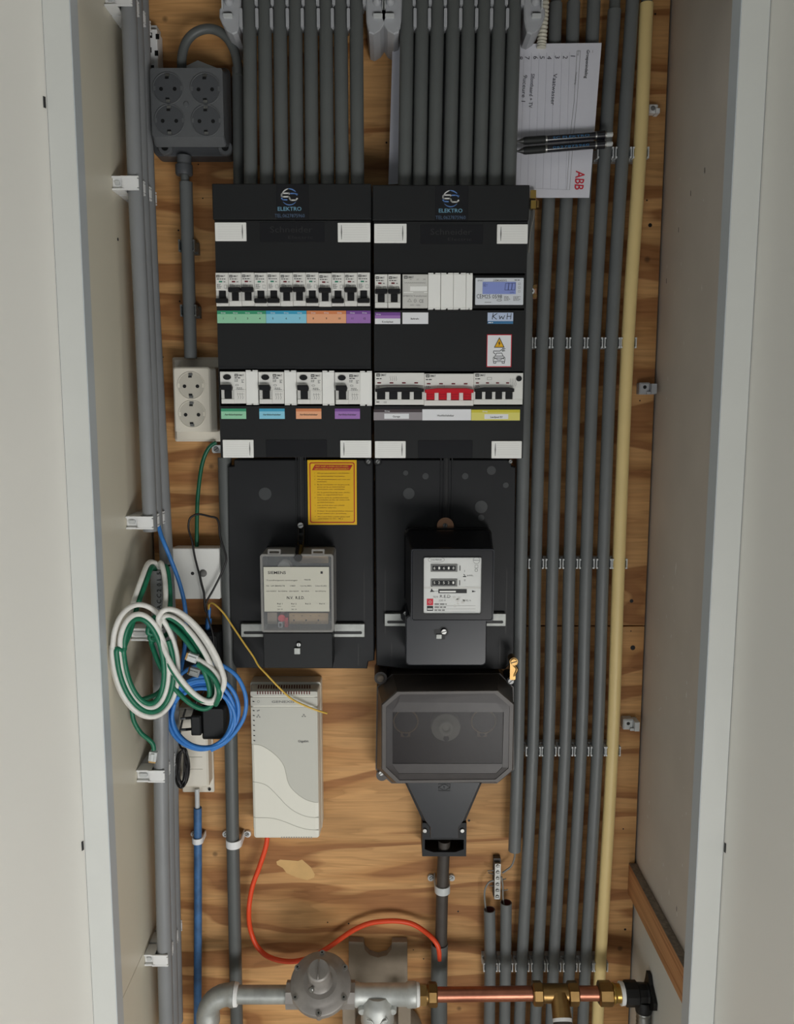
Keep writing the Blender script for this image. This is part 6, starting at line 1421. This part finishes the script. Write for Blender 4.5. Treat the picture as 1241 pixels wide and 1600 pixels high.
# tee
t = thing('pipe_tee', 'galvanised gas tee with embossed curved arrows right of the regulator', 'pipe tee', (W(590, 1553, YG).x, YG, gz-.06))
xa, xb = W(554, 1553, YG).x, W(651, 1553, YG).x; xc = W(590, 1553, YG).x
m = MB('galv_light').lathe((xa, YG, gz), (1, 0, 0), [(0, .0175), (.004, .0185), (.010, .0165), (.022, .0165), (xb-xa-.016, .0170), (xb-xa-.014, .0190), (xb-xa-.002, .0190), (xb-xa, .018)], 24)
m.lathe((xc, YG-.006, gz+.004), (0, -.12, -1), [(0, .017), (.008, .0225), (.016, .0255), (.040, .0260), (.043, .0245), (.044, .020), (.09, .018)], 28); m.build('body', t)
m = MB('galv_light'); y = YG-.0345
def arrow(sg):
    pts_ = [(xc+sg*.0155, gz-.016), (xc+sg*.009, gz-.018), (xc+sg*.0055, gz-.023), (xc+sg*.005, gz-.032)]
    for (a, b), (c1, d1) in zip(pts_, pts_[1:]): m.tube([(a, y, b), (c1, y-.0005, d1)], .0013, 6)
arrow(-1); arrow(1); m.tube([(xc-.0078, y, gz-.029), (xc-.005, y, gz-.0335), (xc-.0022, y, gz-.029)], .0012, 6); m.tube([(xc+.014, y, gz-.013), (xc+.0165, y, gz-.016), (xc+.013, y, gz-.0195)], .0012, 6)
m.tube([(xc-.009, y-.0005, gz-.040), (xc-.004, y-.001, gz-.043), (xc, y-.001, gz-.039), (xc+.004, y-.001, gz-.043), (xc+.009, y-.0005, gz-.040)], .0011, 6)
m.build('embossed_arrows', t)
for s_ in (-1, 1): MB('galv_light').lathe((xc+s_*.024, YG-.0165, gz-.013), (0, -1, -.1), [(-.004, .0065), (.004, .006), (.005, .005)], 14).build('lug', t)
m = MB('tape').lathe((xb+.0002, YG, gz), (1, 0, 0), [(0, .0178), (.004, .0170), (.005, .0155)], 20); m.build('sealing_tape', t)
m = MB('tape').lathe((xa-.0022, YG, gz), (1, 0, 0), [(0, .0185), (.0018, .0185)], 20); m.build('sealing_tape', t)
# brass coupling, copper pipe, brass tee, etc.
def zz_(px, py): return W(px, py, YG).z
t = thing('brass_coupling', 'brass coupling between the galvanised tee and the long copper pipe', 'coupling', (W(668, 1550, YG).x, YG, gz-.02))
x_ = xb+.0054; m = MB('brass').cyl((x_, YG, gz), (x_+.010, YG, gz), .0165, n=6, sm=False); m.cyl((x_+.0102, YG, gz), (x_+.0122, YG, gz), .0145, n=20); m.build('hexagon_body', t)
x2 = W(683.5, 1550, YG).x; m = MB('brass').lathe((x_+.0124, YG, gz), (1, 0, 0), [(0, .0160), (.002, .0182), (x2-x_-.0144, .0182), (x2-x_-.0124, .016)], 8, sm=False); m.build('compression_nut', t)
xe = W(832, 1547, YG).x; gzc = gz+.002
m = MB('copper').tube([(x2+.0001, YG, gz), (xe-.0003, YG, gzc)], .0110, 20); tag(m.build('copper_pipe'), 'long horizontal copper pipe along the bottom', 'pipe')
t = thing('brass_tee', 'brass tee with a capped branch at the bottom right', 'pipe tee', (W(870, 1550, YG).x, YG, gz-.03))
xa, xb = xe, W(904, 1547, YG).x; n1 = W(848, 1547, YG).x; n2 = W(887, 1547, YG).x
for a, b in ((xa, n1), (n2, xb)): MB('brass').lathe((a, YG, gzc), (1, 0, 0), [(0, .0155), (.002, .0182), (b-a-.002, .0182), (b-a, .0155)], 8, sm=False).build('compression_nut', t)
m = MB('brass').cyl((n1+.0001, YG, gzc), (n2-.0001, YG, gzc), .0142, n=24); xm = W(873, 1547, YG).x
m.cyl((xm, YG-.003, gzc+.002), (xm+.001, YG-.026, gzc-.022), .0135, .0150, 24); m.build('body', t)
m = MB('tape').lathe((xm+.001, YG-.0262, gzc-.0222), (0, -.70, -.72), [(0, .0148), (.005, .0148)], 20); m.build('sealing_tape', t)
m = MB('oxide_red'); m = MB('cable_sheath').lathe((xm+.001, YG-.0298, gzc-.026), (0, -.70, -.72), [(0, .0145), (.012, .0155), (.017, .012), (.019, .005)], 20); m.build('end_cap', t)
xg, xh = W(935, 1543, YG).x, W(957, 1543, YG).x
m = MB('copper').tube([(xb+.0001, YG, gzc), (xg-.0002, YG, gzc)], .0110, 20); tag(m.build('copper_pipe'), 'short copper pipe piece right of the brass tee', 'pipe')
t = thing('brass_coupling', 'brass coupling joining the short copper pipe to the black valve', 'coupling', (xh, YG, gz-.02))
MB('brass').lathe((xg, YG, gzc), (1, 0, 0), [(0, .0155), (.002, .0185), (xh-xg-.002, .0185), (xh-xg, .016)], 8, sm=False).build('compression_nut', t)
xi = W(969, 1543, YG).x; m = MB('brass_bright').lathe((xh+.0001, YG, gzc), (1, 0, 0), [(0, .0150), (.001, .0158), (.003, .0158), (.0035, .0142), (.006, .0142), (xi-xh, .0142)], 24); m.build('threaded_end', t)
m = MB('tape').lathe((xi+.0002, YG, gzc), (1, 0, 0), [(0, .0175), (.006, .0168)], 20); m.build('sealing_tape', t)
xj = xi+.0065; xk = XR-.0008
t = thing('wall_valve', 'black plastic-coated wall fitting where the gas pipe meets the right wall', 'valve', (xj, YG, gz-.03))
m = MB('black').lathe((xj, YG, gzc), (1, 0, 0), [(0, .0165), (.002, .0190), (.020, .0190), (.022, .0160), (.034, .0155), (xk-xj-.006, .0165)], 10, sm=False); m.build('body', t)
m = MB('black'); pf = [(YG+a, gzc+b) for a, b in ((-.030, -.006), (-.030, .006), (-.008, .020), (0, .032), (.010, .032), (.014, .016), (.018, .006), (.018, -.006), (.014, -.016), (.006, -.032), (-.004, -.032), (-.012, -.020))]
m.loft([[(xk-.0058, a, b) for a, b in pf], [(xk, a, b) for a, b in pf]]); m.build('wall_flange', t)
xo = xj+.031; m = MB('black').lathe((xo, YG-.002, gzc-.010), (0, -.1, -1), [(0, .013), (.012, .0135), (.018, .0125)], 20); m.build('outlet', t)
m = MB('steel').lathe((xo, YG-.004, gzc-.029), (0, -.1, -1), [(0, .0112), (.003, .0118), (.006, .0095), (.009, .0118), (.012, .0095), (.015, .0118), (.018, .0095), (.021, .0118), (.06, .0105)], 22); tag(m.build('flexible_hose'), 'ribbed silver hose below the black wall fitting', 'hose')
